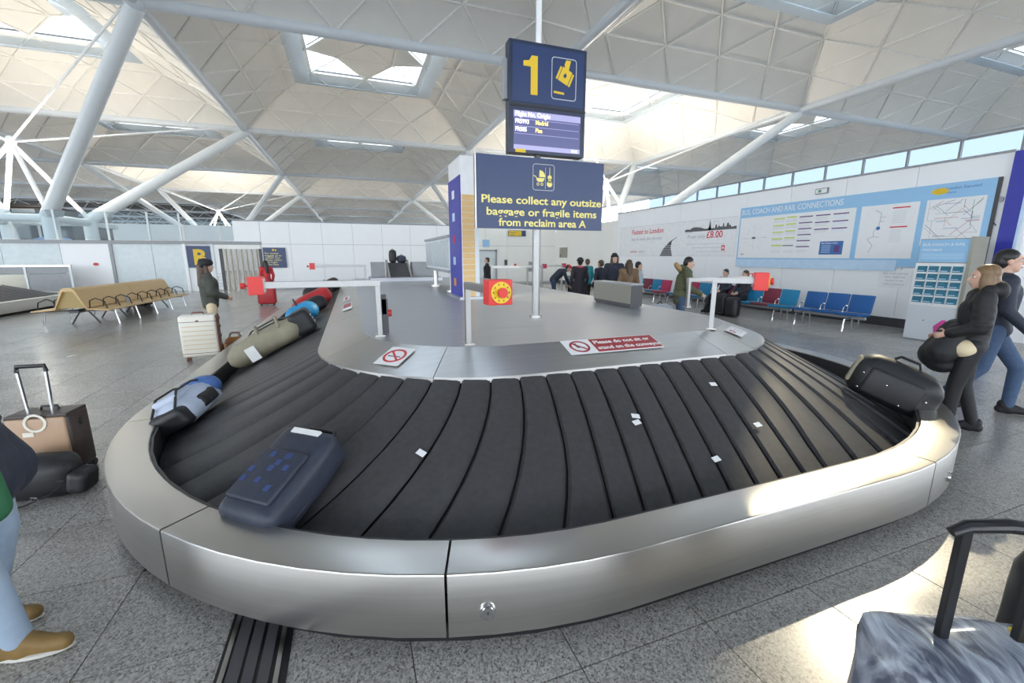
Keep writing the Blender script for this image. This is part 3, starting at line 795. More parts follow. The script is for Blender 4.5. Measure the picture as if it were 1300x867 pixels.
MB().box((.030, -.002, .45), (.034, -.001, .68)).build('divider', M('line_grey'), lb)
pr_ = [(-.09, .565), (.025, .565)] + [(-.035 + .055 * math.cos(a), .565 - .05 * math.sin(a)) for a in [0.15 + .28 * k for k in range(11)]]
fan = [(-.045, .575)] + [(-.045 + .075 * math.cos(a), .575 + .075 * math.sin(a)) for a in [0.0 + .17 * k for k in range(10)]]
shape(lb, [[(-.085, .565), (.022, .565), (.012, .535), (-.01, .522), (-.05, .522), (-.075, .535)], fan, [(-.115, .592), (-.085, .583), (-.07, .555), (-.08, .553), (-.09, .575), (-.115, .582)]], 0, M('sign_text'), 'pram_symbol')
MB().ring((-.06, 0, .498), .010, .017, .002, 16).ring((-.01, 0, .498), .010, .017, .002, 16).build('pram_wheels', M('sign_text'), lb)
cel = [(.085 + .034 * math.cos(a), .505 + .034 * math.sin(a)) for a in [2 * PI * k / 16 for k in range(16)]]
cel2 = [(.085 + .026 * math.cos(a), .575 + .026 * math.sin(a)) for a in [2 * PI * k / 16 for k in range(16)]]
shape(lb, [cel], 0, M('sign_text'), 'cello_body'); shape(lb, [cel2, [(.067, .52), (.103, .52), (.100, .56), (.070, .56)], [(.081, .59), (.089, .59), (.087, .685), (.083, .685)]], 0, M('sign_text'), 'cello_neck')
for s, z, w in (('Please collect any outsize', .275, 1.50), ('baggage or fragile items', .145, 1.385), ('from reclaim area A', .030, 1.105)):
    me_w = text_mesh(s, .118); xs_ = [v.co.x for v in me_w.vertices]; bpy.data.meshes.remove(me_w)
    text(lb, s, 0.02, z, -.001, .118, M('sign_text'), 'CENTER', sx=w / (max(xs_) - min(xs_)), bold=.0022)

# ---- things standing on the deck
tm = thing('totem', 'tall totem with wood slat front, white head and blue advert side standing on the deck', 'totem', (1.78, 7.25, DK))
MB().box((-.02, 0, .0), (.27, .9, 2.35)).build('core', M('white_paint'), tm)
for k in range(18): MB().box((-.005, -.012, .02 + k * .096), (.205, 0, .108 + k * .096)).build('wood_slat', M('wood_strip'), tm)
MB().box((.205, -.025, 0), (.28, .06, 2.35)).build('corner_post', M('tree_white'), tm, bevel=.01)
MB().box((-.035, .0, .02), (-.02, .9, 2.05)).build('advert_side', M('banner_blue'), tm)
for k in range(5): MB().box((-.038, .42, .2 + k * .38), (-.035, .60, .34 + k * .38)).build('advert_tile', M(('map_orange', 'light_blue', 'map_red', 'light_blue', 'paper')[k]), tm)
MB().box((-.10, -.10, 0), (.36, 1.0, .04)).build('base_plate', M('deck_metal'), tm)
cab = thing('display_cabinet', 'long glass fronted display cabinet raised on steel legs behind the totem', 'cabinet', (1.82, 8.6, DK))
MB().box((.02, .02, .44), (.55, 2.9, 1.12)).build('casing', M('tree_white'), cab, bevel=.01)
for k in range(3): MB().box((-.005, .08 + k * .94, .50), (.02, .96 + k * .94, 1.06)).build('glass_panel', M('board_blue') if False else M('screen_white') if False else M('frosted'), cab)
MB().box((-.02, -.02, 1.10), (.58, 2.95, 1.15)).build('top_rail', M('mid_grey'), cab)
MB().box((-.02, -.02, .40), (.58, 2.95, .45)).build('bottom_rail', M('mid_grey'), cab)
for y in (.12, 2.0): MB().tube([(.08, y, 0), (.08, y, .42)], .055, 14).tube([(.08, y, 0), (.08, y, .05)], .13, 18).build('leg', M('steel'), cab, smooth=True)
mc = thing('metal_cabinet', 'grey metal cabinet with dark end, low on the right side of the deck', 'cabinet', (3.68, 5.12, DK))
MB().box((0, 0, .06), (.05, 1.0, .33)).build('front_panel', M('olive_metal'), mc)
MB().box((.005, -.005, .02), (.20, .98, .325)).build('body', M('dark_grey'), mc)
MB().box((-.01, -.012, .325), (.21, 1.01, .345)).build('lid', M('mid_grey'), mc)
MB().box((.02, .02, 0), (.18, .96, .06)).build('plinth', M('dark_grey'), mc)
fr = thing('feed_conveyor', 'steep black feed belt between steel cheeks at the far end of the deck', 'conveyor', (1.35, 13.4, DK))
MB().add([(-.30, 0, 0), (.30, 0, 0), (.30, 1.1, .52), (-.30, 1.1, .52), (-.30, 1.1, 0), (.30, 1.1, 0)], [(0, 1, 2, 3), (2, 5, 4, 3), (0, 3, 4), (1, 5, 2), (0, 4, 5, 1)]).build('belt', M('rubber'), fr)
for sx_ in (-1, 1):
    x = sx_ * .33
    MB().add([(x - .03, -.15, 0), (x + .03, -.15, 0), (x + .03, 1.1, .62), (x - .03, 1.1, .62), (x - .03, 1.1, 0), (x + .03, 1.1, 0)], [(0, 1, 2, 3), (2, 5, 4, 3), (0, 3, 4), (1, 5, 2), (0, 4, 5, 1)]).build('side_cheek', M('steel'), fr)
MB().box((-.82, .5, .1), (-.42, 1.1, .55)).build('housing', M('mid_grey'), fr, bevel=.01); MB().box((.42, .5, .1), (1.1, 1.1, .55)).build('housing', M('mid_grey'), fr, bevel=.01)
MB().box((-.30, 1.1, .3), (.30, 1.75, .52)).build('top_bed', M('rubber'), fr)
MB().box((-.9, -.3, 0), (1.2, 1.2, .10)).build('base', M('deck_metal'), fr)

# the other reclaim unit, far left
LP2 = Loop(-15.2, -12.62, 20.3, 1.55, 9.0)
class Flip(Loop):
    """the same racetrack with its rounded end turned away from the viewer"""
    def frame(s, q):
        p, n = Loop.frame(s, q); return Vector((p.x, 2 * 18.9 - p.y, 0)), Vector((n.x, -n.y, 0))
LP2 = Flip(-15.2, -12.53, 18.9, 1.55, 27.9)
a2 = LP2.a
_r = LP2.r
far_unit = None
def far_reclaim():
    BZ, BS = .72, .32; bz = lambda d: BZ - BS * d
    HOOD = [(.02, BZ - .03), (.02, BZ + .012), (-.40, .86), (-.40, .83)]; DK = .86
    lp = LP2; t = thing('baggage_carousel', 'smaller looking second baggage carousel at far left with ridged black belt and steel rim', 'baggage carousel')
    q0, q1 = a2[2], lp.T
    sweep(lp, [(1.24, .0), (1.24, .10), (1.41, .10), (1.41, 0)], q0, q1).build('plinth', M('black_bed'), t)
    cuts = [q0, a2[3], a2[3] + 1.2, a2[4], a2[4] + 2.5, a2[4] + 5, lp.T]
    for a, b in zip(cuts, cuts[1:]): sweep(lp, RIM, a + .003, b - .003, .15).build('rim_panel', M('steel'), t, smooth=True)
    sweep(lp, [(-.05, BZ - .06), (-.05, BZ - .014), (BW, bz(BW) - .035), (BW, bz(BW) - .08)], q0, q1).build('belt_bed', M('black_bed'), t)
    pitch = .26
    for i in range(int((q1 - q0) / pitch)):
        a = q0 + i * pitch; vs = []
        for d in (-.03, .6, 1.24):
            lag = -.2 * (max(0, d) / 1.2) ** 1.6
            for u, h in ((0, -.03), (.08, .035), (.55, .03), (.9, -.03)):
                vs.append(lp.pt(min(max(a + pitch * u + lag, q0), lp.T), d, bz(d) + h))
        fs = []
        for j in range(2):
            for k in range(3): c = j * 4 + k; fs.append((c, c + 1, c + 5, c + 4))
        MB().add(vs, fs).build('belt_plate', M('rubber'), t)
    sweep(lp, HOOD, q0, q1, .3).build('hood_panel', M('steel_brushed'), t, smooth=True)
    MB().box((-16.3, 10.2, .83), (-11.4, 18.9, .86)).build('deck_panel', M('deck_metal'), t)
    n = 16; pts = [(-12.53 + 1.15 * math.cos(PI / 2 * k / n), 18.9 + 1.15 * math.sin(PI / 2 * k / n)) for k in range(n + 1)] + [(-16.3, 20.05), (-16.3, 18.9)]
    MB().prism(pts, .83, .86).build('deck_panel', M('deck_metal'), t)
    return t
far_reclaim()
bx = thing('control_cabinet', 'low grey control cabinet on the deck of the far left carousel', 'cabinet', (-11.75, 18.6, .862))
MB().box((-.25, -.7, .04), (.2, .75, .42)).build('body', M('olive_metal'), bx, bevel=.01)
MB().box((-.3, -.75, .42), (.25, .8, .46)).build('lid', M('dark_grey'), bx)
MB().box((.2, -.1, .15), (.22, .05, .25)).build('panel', M('black_plastic'), bx)
ob = thing('beacon_box', 'orange red box on the far left carousel behind the grey cabinet', 'beacon', (-12.6, 19.3, .862))
MB().box((-.1, -.15, 0), (.1, .15, .5)).build('stand', M('mid_grey'), ob)
MB().box((-.14, -.2, .38), (.12, .2, .62)).build('housing', M('map_orange'), ob, bevel=.02)
sc_ = thing('glazed_screen', 'steel framed screen of glass and grey panels behind the far left carousel', 'screen', (-18.75, 24.5, 0))
for k, w_ in enumerate((0, 1.9, 3.8, 5.6, 7.1)):
    MB().box((w_ - .04, -.04, 0), (w_ + .04, .04, 1.30)).build('post', M('tree_white'), sc_)
for k, (a, b) in enumerate(((0, 1.9), (1.9, 3.8), (3.8, 5.6), (5.6, 7.1))):
    MB().box((a + .05, -.015, .15), (b - .05, .015, .95)).build('lower_panel', M('mid_grey') if k % 2 else M('olive_metal'), sc_)
    MB().box((a + .05, -.01, 1.0), (b - .05, .01, 1.26)).build('upper_panel', M('mid_grey') if k > 1 else M('frosted'), sc_)
MB().box((-.06, -.05, 1.26), (7.15, .05, 1.34)).build('top_rail', M('steel'), sc_)
for k, (x, z, lab) in enumerate(((-16.9, 1.75, 'small red lamp on the far left wall above the carousel'), (-11.2, 1.35, 'small red button on the white wall beside the glazed screen'))):
    o = MB().disc((0, 0, 0), .10 if k else .14, .04, 16, ry=.07).build('wall_lamp', M('red_paint'), loc=(x, FY - .01, z)); tag(o, lab, 'wall button')

# ------------------------------------------------------------------ people
def blob(name, prims, voxel, mt, parent=None, smooth=4):
    """one continuous surface grown over a set of tapered limbs and rounded masses"""
    mb = MB()
    for p in prims:
        if p[0] == 'c':
            a, b, r0, r1 = Vector(p[1]), Vector(p[2]), p[3], p[4]
            mb.tube([a, b], [r0, r1], 12); mb.ell(a, (r0, r0, r0), 12, 8); mb.ell(b, (r1, r1, r1), 12, 8)
        else:
            mb.ell(p[1], p[2], 16, 12, m=p[3] if len(p) > 3 else None)
    me = mb.mesh(name, mt); o = bpy.data.objects.new(name, me); COL.objects.link(o)
    r = o.modifiers.new('r', 'REMESH'); r.mode = 'VOXEL'; r.voxel_size = voxel; r.use_smooth_shade = True
    s = o.modifiers.new('s', 'SMOOTH'); s.iterations = smooth; s.factor = .5
    _vl.update()
    out = bpy.data.meshes.new_from_object(o.evaluated_get(bpy.context.evaluated_depsgraph_get()))
    bpy.data.objects.remove(o); bpy.data.meshes.remove(me); out.name = name
    out.materials.clear(); out.materials.append(mt)
    for q in out.polygons: q.use_smooth = True
    return link(name, out, parent)

def person(label, loc, rot, H=1.72, J=None, head=(0, 0), top='cloth_black', top_len=.02, legs='cloth_black', shoes='cloth_black',
           hair='hair_brown', style='short', vox=.013, bulk=1.0, skin='skin', puff=False, coat=0.0, hat=None, hood=None, scarf=None, group=None, name='person', hands=True, lean_head=None):
    s = H / 1.72
    D = dict(pelvis=(0, 0, .95), chest=(0, .01, 1.28), neck=(0, 0, 1.46), sh0=(-.185, 0, 1.41), sh1=(.185, 0, 1.41),
             el0=(-.25, -.02, 1.13), el1=(.25, -.02, 1.13), wr0=(-.25, .10, .89), wr1=(.25, .10, .89),
             hp0=(-.09, 0, .92), hp1=(.09, 0, .92), kn0=(-.10, .03, .50), kn1=(.10, .03, .50),
             an0=(-.10, -.02, .085), an1=(.10, -.02, .085), td0=(0, 1, 0), td1=(0, 1, 0), hc=None)
    D.update(J or {})
    P = {k: (Vector(v) * s if (v is not None and k not in ('td0', 'td1')) else (Vector(v) if v is not None else None)) for k, v in D.items()}
    axis = (P['neck'] - P['chest']).normalized()
    hc = P['hc'] if P['hc'] is not None else P['neck'] + (axis * .10 + Vector((0, .02, .045))) * s
    R = Matrix.Rotation(math.radians(head[0]), 3, 'Z') @ Matrix.Rotation(math.radians(head[1]), 3, 'X')
    hd = lambda x, y, z: hc + R @ (Vector((x, y, z)) * s)
    hr = lambda *r: tuple(q * s for q in r)
    pr = [('e', hd(0, -.012, .03), hr(.075, .095, .086), R), ('e', hd(0, .018, -.035), hr(.057, .070, .078), R), ('e', hd(0, .060, -.086), hr(.026, .024, .022), R),
          ('c', hd(0, .088, .014), hd(0, .106, -.020), .008 * s, .014 * s), ('e', hd(-.074, -.008, -.005), hr(.011, .02, .031), R), ('e', hd(.074, -.008, -.005), hr(.011, .02, .031), R),
          ('e', hd(0, .075, .034), hr(.045, .018, .014), R), ('e', hd(0, .082, -.056), hr(.025, .013, .012), R),
          ('c', P['neck'] - axis * .03 * s, hc - R @ Vector((0, .01, .05)) * s, .056 * s, .052 * s)]
    b = bulk * s
    tors = lambda k: [('c', P['pelvis'], P['chest'], .125 * b * k, .140 * b * k), ('e', (P['pelvis'] + P['hp0']) / 2, hr(.12 * bulk * k, .115 * bulk * k, .11)), ('e', (P['pelvis'] + P['hp1']) / 2, hr(.12 * bulk * k, .115 * bulk * k, .11)),
                      ('c', P['sh0'], P['sh1'], .070 * b * k, .070 * b * k), ('c', P['chest'], P['neck'], .135 * b * k, .060 * s * k),
                      ('c', P['chest'], P['sh0'], .115 * b * k, .072 * b * k), ('c', P['chest'], P['sh1'], .115 * b * k, .072 * b * k)]
    pr += tors(.86)
    for i in '01':
        pr += [('c', P['sh' + i], P['el' + i], .046 * s, .038 * s), ('c', P['el' + i], P['wr' + i], .038 * s, .027 * s),
               ('c', P['hp' + i], P['kn' + i], .080 * s, .052 * s), ('c', P['kn' + i], P['an' + i], .050 * s, .034 * s)]
        if hands:
            d = (P['wr' + i] - P['el' + i]).normalized(); sg = -1 if i == '0' else 1
            sd = d.cross(Vector((sg, 0, .2))).normalized(); pn = sd.cross(d).normalized() * (1 if sg > 0 else -1)
            if pn.x * sg > 0: pn = -pn
            w = P['wr' + i]; palm = w + d * .055 * s
            pr.append(('c', w, palm + d * .02 * s, .027 * s, .034 * s))
            for k, L in enumerate((.070, .082, .075, .058)):
                a = palm + d * .03 * s + sd * (.030 - .020 * k) * s; q1 = a + (d * .8 + pn * .45) * L * .55 * s; q2 = q1 + (d * .35 + pn * .9) * L * .5 * s
                pr += [('c', a, q1, .0095 * s, .0088 * s), ('c', q1, q2, .0088 * s, .0075 * s)]
            a = w + d * .02 * s + sd * .024 * s; q1 = a + (sd * .8 + d * .5 + pn * .3) * .045 * s
            pr += [('c', a, q1, .012 * s, .010 * s), ('c', q1, q1 + (d * .8 + pn * .4) * .03 * s, .010 * s, .008 * s)]
    me = blob(name, pr, vox * .62, M(skin)); me.location = loc; me.rotation_euler = (0, 0, rot); tag(me, label, 'person', group)
    T = me
    # trousers
    tr = []
    for i in '01': tr += [('c', P['hp' + i], P['kn' + i], .095 * s, .070 * s), ('c', P['kn' + i], P['an' + i] + Vector((0, 0, .005)), .068 * s, .054 * s)]
    tr += [('e', P['pelvis'] - Vector((0, 0, .03)) * s, hr(.165, .125, .13))]
    blob('trousers', tr, vox, M(legs), T)
    for i in '01':
        a = P['an' + i]; td = P['td' + i].normalized(); f = a - Vector((0, 0, .045 * s))
        blob('shoe', [('c', f - td * .05 * s, f + td * .16 * s, .043 * s, .036 * s), ('c', f - td * .03 * s + Vector((0, 0, .055 * s)), f + td * .02 * s, .050 * s, .050 * s), ('c', f - td * .01 * s + Vector((0, 0, .045 * s)), f + td * .12 * s, .044 * s, .036 * s)], vox * .8, M(shoes), T, 2)
    # jacket or coat
    k = 1.10 if not puff else 1.22
    jk = tors(k)
    for i in '01':
        a_, e_, w_ = P['sh' + i], P['el' + i], P['wr' + i]
        g = 1.0 if not puff else 1.22
        jk += [('c', a_, e_, .068 * g * s, .058 * g * s), ('c', e_, e_ + (w_ - e_) * .93, .058 * g * s, .044 * g * s)]
        if puff:
            for q in range(4):
                t = (q + .5) / 4; c = a_ + (e_ - a_) * t; jk.append(('e', c, (.085 * s, .085 * s, .05 * s)))
                c = e_ + (w_ - e_) * t * .9; jk.append(('e', c, (.072 * s, .072 * s, .05 * s)))
    if puff:
        for q in range(7):
            t = q / 6; c = P['pelvis'] + (P['chest'] - P['pelvis']) * t * 1.1; jk.append(('e', c, (.185 * b, .15 * b, .055 * s)))
    jk.append(('e', P['neck'] - axis * .01 * s, hr(.085, .085, .05)))
    if coat: jk += [('c', P['pelvis'], P['pelvis'] - Vector((0, 0, coat)) * s, .16 * b, .20 * b), ('c', P['hp0'], P['hp0'] + Vector((-.06, 0, -coat)) * s, .12 * b, .15 * b), ('c', P['hp1'], P['hp1'] + Vector((.06, 0, -coat)) * s, .12 * b, .15 * b)]
    else: jk += [('e', P['pelvis'] - Vector((0, 0, top_len)) * s, hr(.175 * bulk, .145 * bulk, .12))]
    blob('jacket', jk, vox, M(top), T)
    # hair, face
    hs = [('e', hd(0, -.024, .046), hr(.083, .096, .086), R), ('e', hd(0, -.055, .0), hr(.074, .068, .085), R)]
    if style == 'bob':
        hs += [('e', hd(-.066, -.010, -.05), hr(.036, .062, .115), R), ('e', hd(.066, -.010, -.05), hr(.036, .062, .115), R), ('e', hd(0, -.07, -.06), hr(.085, .055, .12), R), ('e', hd(0, -.03, .05), hr(.090, .098, .084), R)]
    elif style == 'long':
        hs += [('c', hd(-.075, -.01, .0), hd(-.085, .01, -.26), .036 * s, .045 * s), ('c', hd(.075, -.01, .0), hd(.085, .01, -.26), .036 * s, .045 * s), ('c', hd(0, -.08, 0), hd(0, -.11, -.34), .08 * s, .07 * s)]
    elif style == 'curly':
        random.seed(len(label))
        for q in range(22):
            a = random.uniform(0, 2 * PI); t = random.uniform(.0, 1.75)
            hs.append(('e', hd(.085 * math.sin(t) * math.cos(a), -.03 + .09 * math.sin(t) * math.sin(a) * (1 if math.sin(a) < .3 else .4), .05 + .085 * math.cos(t)), hr(.034, .034, .034)))
    blob('hair', hs, vox * .7, M(hair), T, 2)
    for sg in (-1, 1):
        MB().ell(hd(sg * .031, .0735, .012), hr(.013, .012, .009), 10, 6, m=R).build('eye', M('eye_white'), T, smooth=True)
        MB().ell(hd(sg * .031, .0835, .012), hr(.006, .004, .0065), 8, 6, m=R).build('iris', M('eye_dark'), T, smooth=True)
        MB().ell(hd(sg * .032, .084, .032), hr(.018, .006, .0045), 8, 6, m=R).build('eyebrow', M(hair), T, smooth=True)
    MB().ell(hd(0, .0935, -.056), hr(.022, .006, .007), 10, 6, m=R).build('lips', M('lips'), T, smooth=True)
    if hat == 'beanie':
        blob('hat', [('e', hd(0, -.012, .075), hr(.090, .104, .070), R), ('c', hd(-.05, -.01, .06), hd(.05, -.01, .06), .055 * s, .055 * s), ('e', hd(0, -.02, .115), hr(.075, .075, .05), R)], vox * .7, M('cloth_black'), T, 2)
    elif hat == 'fur':
        blob('hat', [('e', hd(0, -.01, .075), hr(.115, .125, .085), R), ('e', hd(0, -.07, .02), hr(.095, .06, .07), R)], vox * .7, M('cloth_black'), T, 2)
    elif hat == 'cap':
        blob('hat', [('e', hd(0, -.005, .07), hr(.088, .105, .065), R), ('e', hd(0, .11, .055), hr(.07, .06, .012), R)], vox * .7, M('red_paint'), T, 2)
    if hood:
        blob('hood', [('e', P['neck'] + Vector((0, -.10, .02)) * s, hr(.13, .085, .10)), ('c', P['neck'] + Vector((-.11, -.03, .02)) * s, P['neck'] + Vector((.11, -.03, .02)) * s, .06 * s, .06 * s)], vox, M(top), T)
        if hood == 'fur':
            c = P['neck'] + Vector((0, -.12, .06)) * s
            blob('fur_trim', [('c', c + Vector((.14 * math.cos(a), -.06 - .04 * math.sin(a), .06 * math.sin(a))) * s, c + Vector((.14 * math.cos(a + .5), -.06 - .04 * math.sin(a + .5), .06 * math.sin(a + .5))) * s, .045 * s, .045 * s) for a in [k * .5 for k in range(13)]], vox, M('fur_tan'), T, 1)
    if scarf:
        blob('scarf', [('c', P['neck'] + Vector((.095 * math.cos(a), .085 * math.sin(a), .01)) * s, P['neck'] + Vector((.095 * math.cos(a + .8), .085 * math.sin(a + .8), .01)) * s, .036 * s, .036 * s) for a in [k * .8 for k in range(8)]], vox, M(scarf), T)
    return T

def walk(step, swing=.0, fwd=0):
    """legs mid-stride: left foot forward by step, right foot back"""
    return dict(kn0=(-.09, step * .55 + .03, .50), an0=(-.09, step * .6, .085), kn1=(.09, -step * .15 + .02, .50), an1=(.09, -step * .75, .11),
                el0=(-.24, -.08, 1.13), wr0=(-.24, -.06 - swing, .88), el1=(.24, .02, 1.12), wr1=(.24, .14 + swing, .90))
LEFT = PI / 2; RIGHT = -PI / 2                                     # facing -x, facing +x
# woman on the right, looking left, black puffer, bag hugged in front
pw = person('woman with a light brown bob, short black puffer jacket and black leggings beside the rim', (5.58, 2.26, 0), .55, 1.63,
    dict(el0=(-.25, .00, 1.13), wr0=(-.15, .20, 1.04), el1=(.26, .0, 1.14), wr1=(.16, .22, 1.00), kn0=(-.09, .07, .50), an0=(-.09, .08, .085), kn1=(.09, -.02, .50), an1=(.09, -.14, .085)),
    head=(8, -3), top='cloth_black', top_len=-.04, legs='cloth_black', shoes='cloth_black', hair='hair_light', style='bob', vox=.011, puff=True, hood='plain', bulk=.82)
blob('cream_jumper', [('e', (.05, .06, .84), (.16, .13, .10)), ('e', (-.10, .06, .85), (.10, .11, .09))], .012, M('cream_cloth'), pw)['label'] = 'cream jumper hem below the jacket'
bag = blob('shoulder_bag', [('e', (0, .04, .14), (.16, .12, .26)), ('c', (0, 0, .30), (0, .10, .05), .11, .15), ('c', (.08, 0, .32), (.10, .08, .10), .09, .13), ('c', (-.08, 0, .3), (-.10, .08, .10), .09, .13), ('e', (0, .06, -.03), (.17, .13, .10))], .014, M('cloth_black'))
bag.location = (5.53, 2.37, .60); bag.rotation_euler = (0, 0, .55); tag(bag, 'bulky black bag hugged in front by the woman in the black puffer jacket', 'bag')
bag.location.z = .70
MB().tube([(-.1, -.02, .3), (-.06, -.12, .52), (.06, -.14, .52), (.1, -.04, .3)], .012, 8).build('strap', M('bag_black'), bag, smooth=True)
pk = rbox(None, 'folder', .20, .035, .28, .01, M('pink'), (5.47, 2.44, .80), (0, .45, .75)); tag(pk, 'bright pink folder tucked behind the woman\'s black bag', 'folder')
# man striding right behind her
person('man with short dark hair in dark jacket and jeans striding away at the right edge', (6.52, 2.50, 0), -2.55, 1.78, walk(.42, .08),
    head=(0, 0), top='cloth_navy', legs='denim', shoes='cloth_black', hair='hair_black', vox=.012, top_len=.04)
# man in the olive parka, leaning to lift something
person('man in olive parka with tan fur hood, reaching forward beside the seats', (6.42, 7.2, 0), -2.15, 1.70,
    dict(chest=(0, .06, 1.27), neck=(0, .09, 1.45), sh0=(-.19, .09, 1.40), sh1=(.19, .09, 1.40), el0=(-.24, .10, 1.10), wr0=(-.16, .36, .98), el1=(.24, .12, 1.10), wr1=(.15, .38, .96)),
    head=(-6, -14), top='cloth_olive', top_len=.14, legs='denim', shoes='shoe_tan', hair='hair_black', vox=.012, puff=True, hood='fur', bulk=1.0)
# the knot of people beyond the deck
person('person with dark curly hair in long dark coat with red scarf, seen from behind', (6.35, 11.4, 0), -.25, 1.64, head=(0, 0), top='cloth_plum', coat=.42, legs='cloth_black', hair='hair_black', style='curly', vox=.016, scarf='map_red', bulk=1.12)
person('child in a bright teal jacket beside the person in the long dark coat', (7.3, 12.6, 0), .2, 1.62, head=(-20, 0), top='cloth_teal', hair='hair_brown', style='short', vox=.016)
person('person in black jacket bending down over a bag, red cap on', (6.50, 13.5, 0), -2.0, 1.68,
    dict(chest=(0, .24, 1.18), neck=(0, .42, 1.26), sh0=(-.18, .36, 1.26), sh1=(.18, .36, 1.26), el0=(-.22, .46, .98), wr0=(-.12, .56, .78), el1=(.22, .44, .98), wr1=(.12, .54, .78), hc=(0, .52, 1.34)),
    head=(0, -35), top='cloth_navy', legs='denim', hair='hair_black', vox=.016, hat='cap')
person('small child in a pale grey coat beside the bending person', (7.2, 13.5, 0), PI - .5, 1.22, top='cloth_grey', legs='cloth_navy', hair='hair_brown', vox=.015)
person('woman with black beanie and long brown hair facing the carousel, dark navy jacket', (6.75, 10.2, 0), PI - .45, 1.76, head=(10, 2), top='cloth_navy', hair='hair_brown', style='long', vox=.014, skin='skin_pale', hat='beanie', puff=True)
person('person with brown hair in navy jacket, half hidden left of the woman with the beanie', (6.85, 11.05, 0), .3, 1.60, top='cloth_navy', hair='hair_brown', vox=.016)
person('dark haired person in a black coat just behind the woman with the beanie', (7.95, 11.9, 0), PI - .4, 1.72, top='cloth_black', hair='hair_brown', vox=.016)
person('woman with very long brown hair in a brown fur coat, seen from behind', (6.70, 9.45, 0), -.4, 1.62, top='fur_brown', coat=.40, legs='cloth_black', hair='hair_brown', style='long', vox=.015, bulk=1.15)
person('boy with dark hair in a tan grey coat right of the fur coat', (7.55, 10.2, 0), RIGHT - .4, 1.56, top='cloth_grey', hair='hair_black', vox=.016, scarf='fur_tan')
# left side of the hall
person('woman with bulky black fur hat and dark camouflage jacket standing behind the white trolley case', (-2.50, 9.25, 0), -1.3, 1.64,
    dict(el0=(-.25, .02, 1.12), wr0=(-.10, .26, 1.02), el1=(.25, .04, 1.12), wr1=(.10, .27, 1.02)), head=(-4, 0), top='cloth_camo', top_len=.06, legs='cream_cloth', hair='hair_brown', style='long', vox=.014, hat='fur', puff=True, bulk=.95)
person('person with dark hair in red jacket by the gate in the far wall', (-3.0, 18.0, 0), .5, 1.55, top='cloth_red', legs='cloth_black', hair='hair_black', style='long', vox=.018)
person('person in black coat walking left past the door in the far wall', (5.05, 16.6, 0), 1.25, 1.66, walk(.35), top='cloth_black', hair='hair_brown', vox=.018, coat=.2)
# man cut by the left edge
pn = person('man in dark navy puffer, pale jeans and tan shoes, cut by the left edge', (-1.63, 2.34, 0), RIGHT - .12, 1.74,
    dict(el0=(-.28, -.20, 1.15), wr0=(-.24, -.10, .93), el1=(.28, -.20, 1.15), wr1=(.24, -.10, .93), kn0=(-.10, .02, .50), an0=(-.11, -.10, .085), kn1=(.10, .08, .50), an1=(.11, .16, .085)),
    top='cloth_navy', top_len=.16, coat=.16, legs='denim_light', shoes='shoe_tan', hair='hair_brown', vox=.011, puff=True, bulk=1.02)
blob('green_hoodie', [('c', (.10, .14, 1.30), (.13, .20, .72), .04, .07)], .012, M('cloth_green'), pn)
for o in [c for c in pn.children if c.name.startswith('shoe')]:
    a_ = sum((Vector(b) for b in o.bound_box), Vector()) / 8
    z0 = min(b[2] for b in o.bound_box)
    mbs = MB(); mbs.ell((a_.x, a_.y, .014), (.052, .150, .016), 18, 6); mbs.build('sole', M('shoe_sole'), o, smooth=True)
# two people sitting beyond the right post
SIT = dict(pelvis=(0, 0, .52), chest=(0, -.06, .86), neck=(0, -.05, 1.05), sh0=(-.18, -.05, 1.0), sh1=(.18, -.05, 1.0), el0=(-.25, .06, .76), wr0=(-.10, .26, .66), el1=(.25, .06, .76), wr1=(.10, .27, .66),
           hp0=(-.09, .02, .50), hp1=(.09, .02, .50), kn0=(-.11, .44, .50), kn1=(.11, .44, .50), an0=(-.11, .72, .10), an1=(.11, .60, .085))
person('person with black hair sitting with legs stretched out, behind the steel post', (10.9, 10.35, 0), LEFT + .1, 1.72, SIT, top='cloth_navy', legs='cloth_black', hair='hair_black', vox=.016, head=(0, -10))
person('brown haired person in dark clothes sitting next to the maroon seat', (10.9, 9.62, 0), LEFT - .1, 1.70, SIT, top='cloth_plum', legs='cloth_black', hair='hair_brown', vox=.016, head=(0, -12))

# ------------------------------------------------------------------ seats on the right
def bench(label, x, y0, cols, pitch=.53):
    """row of moulded seats facing the carousel, first seat at y0, running away from the viewer"""
    n = len(cols); L = n * pitch; t = thing('seat_bench', label, 'seat', (x, y0, 0), 0, 'rows of coloured waiting seats')
    MB().box((.18, -.03, .30), (.26, L + .03, .36)).build('beam', M('mid_grey'), t)
    for yy in ([.22, L - .22] if n > 1 else [.25]):
        MB().box((.19, yy - .02, .03), (.25, yy + .02, .32)).build('leg_column', M('chrome'), t)
        MB().tube([(-.12, yy, .02), (-.08, yy, .30), (.22, yy, .33)], .018, 8).build('leg', M('chrome'), t, smooth=True)
        MB().tube([(.46, yy, .02), (.42, yy, .30), (.22, yy, .33)], .018, 8).build('leg', M('chrome'), t, smooth=True)
    for k, c in enumerate(cols):
        a = k * pitch + .015; b = (k + 1) * pitch - .015; y = (a + b) / 2
        sx = link('seat', rbox_mesh('seat', .46, b - a, .055, .02, M(c)), t, (.23, y, .37)); sx.rotation_euler = (0, .06, 0)
        bk = link('backrest', rbox_mesh('backrest', .05, b - a, .42, .02, M(c)), t, (.46, y, .42)); bk.rotation_euler = (0, .20, 0)
        MB().ell((.43, b + .01, .56), (.03, .03, .03), 10, 8).build('knob', M('chrome'), t, smooth=True)
        MB().tube([(.30, b + .015, .36), (.34, b + .015, .52), (.42, b + .015, .56)], .012, 6).build('arm', M('chrome'), t, smooth=True)
    return t
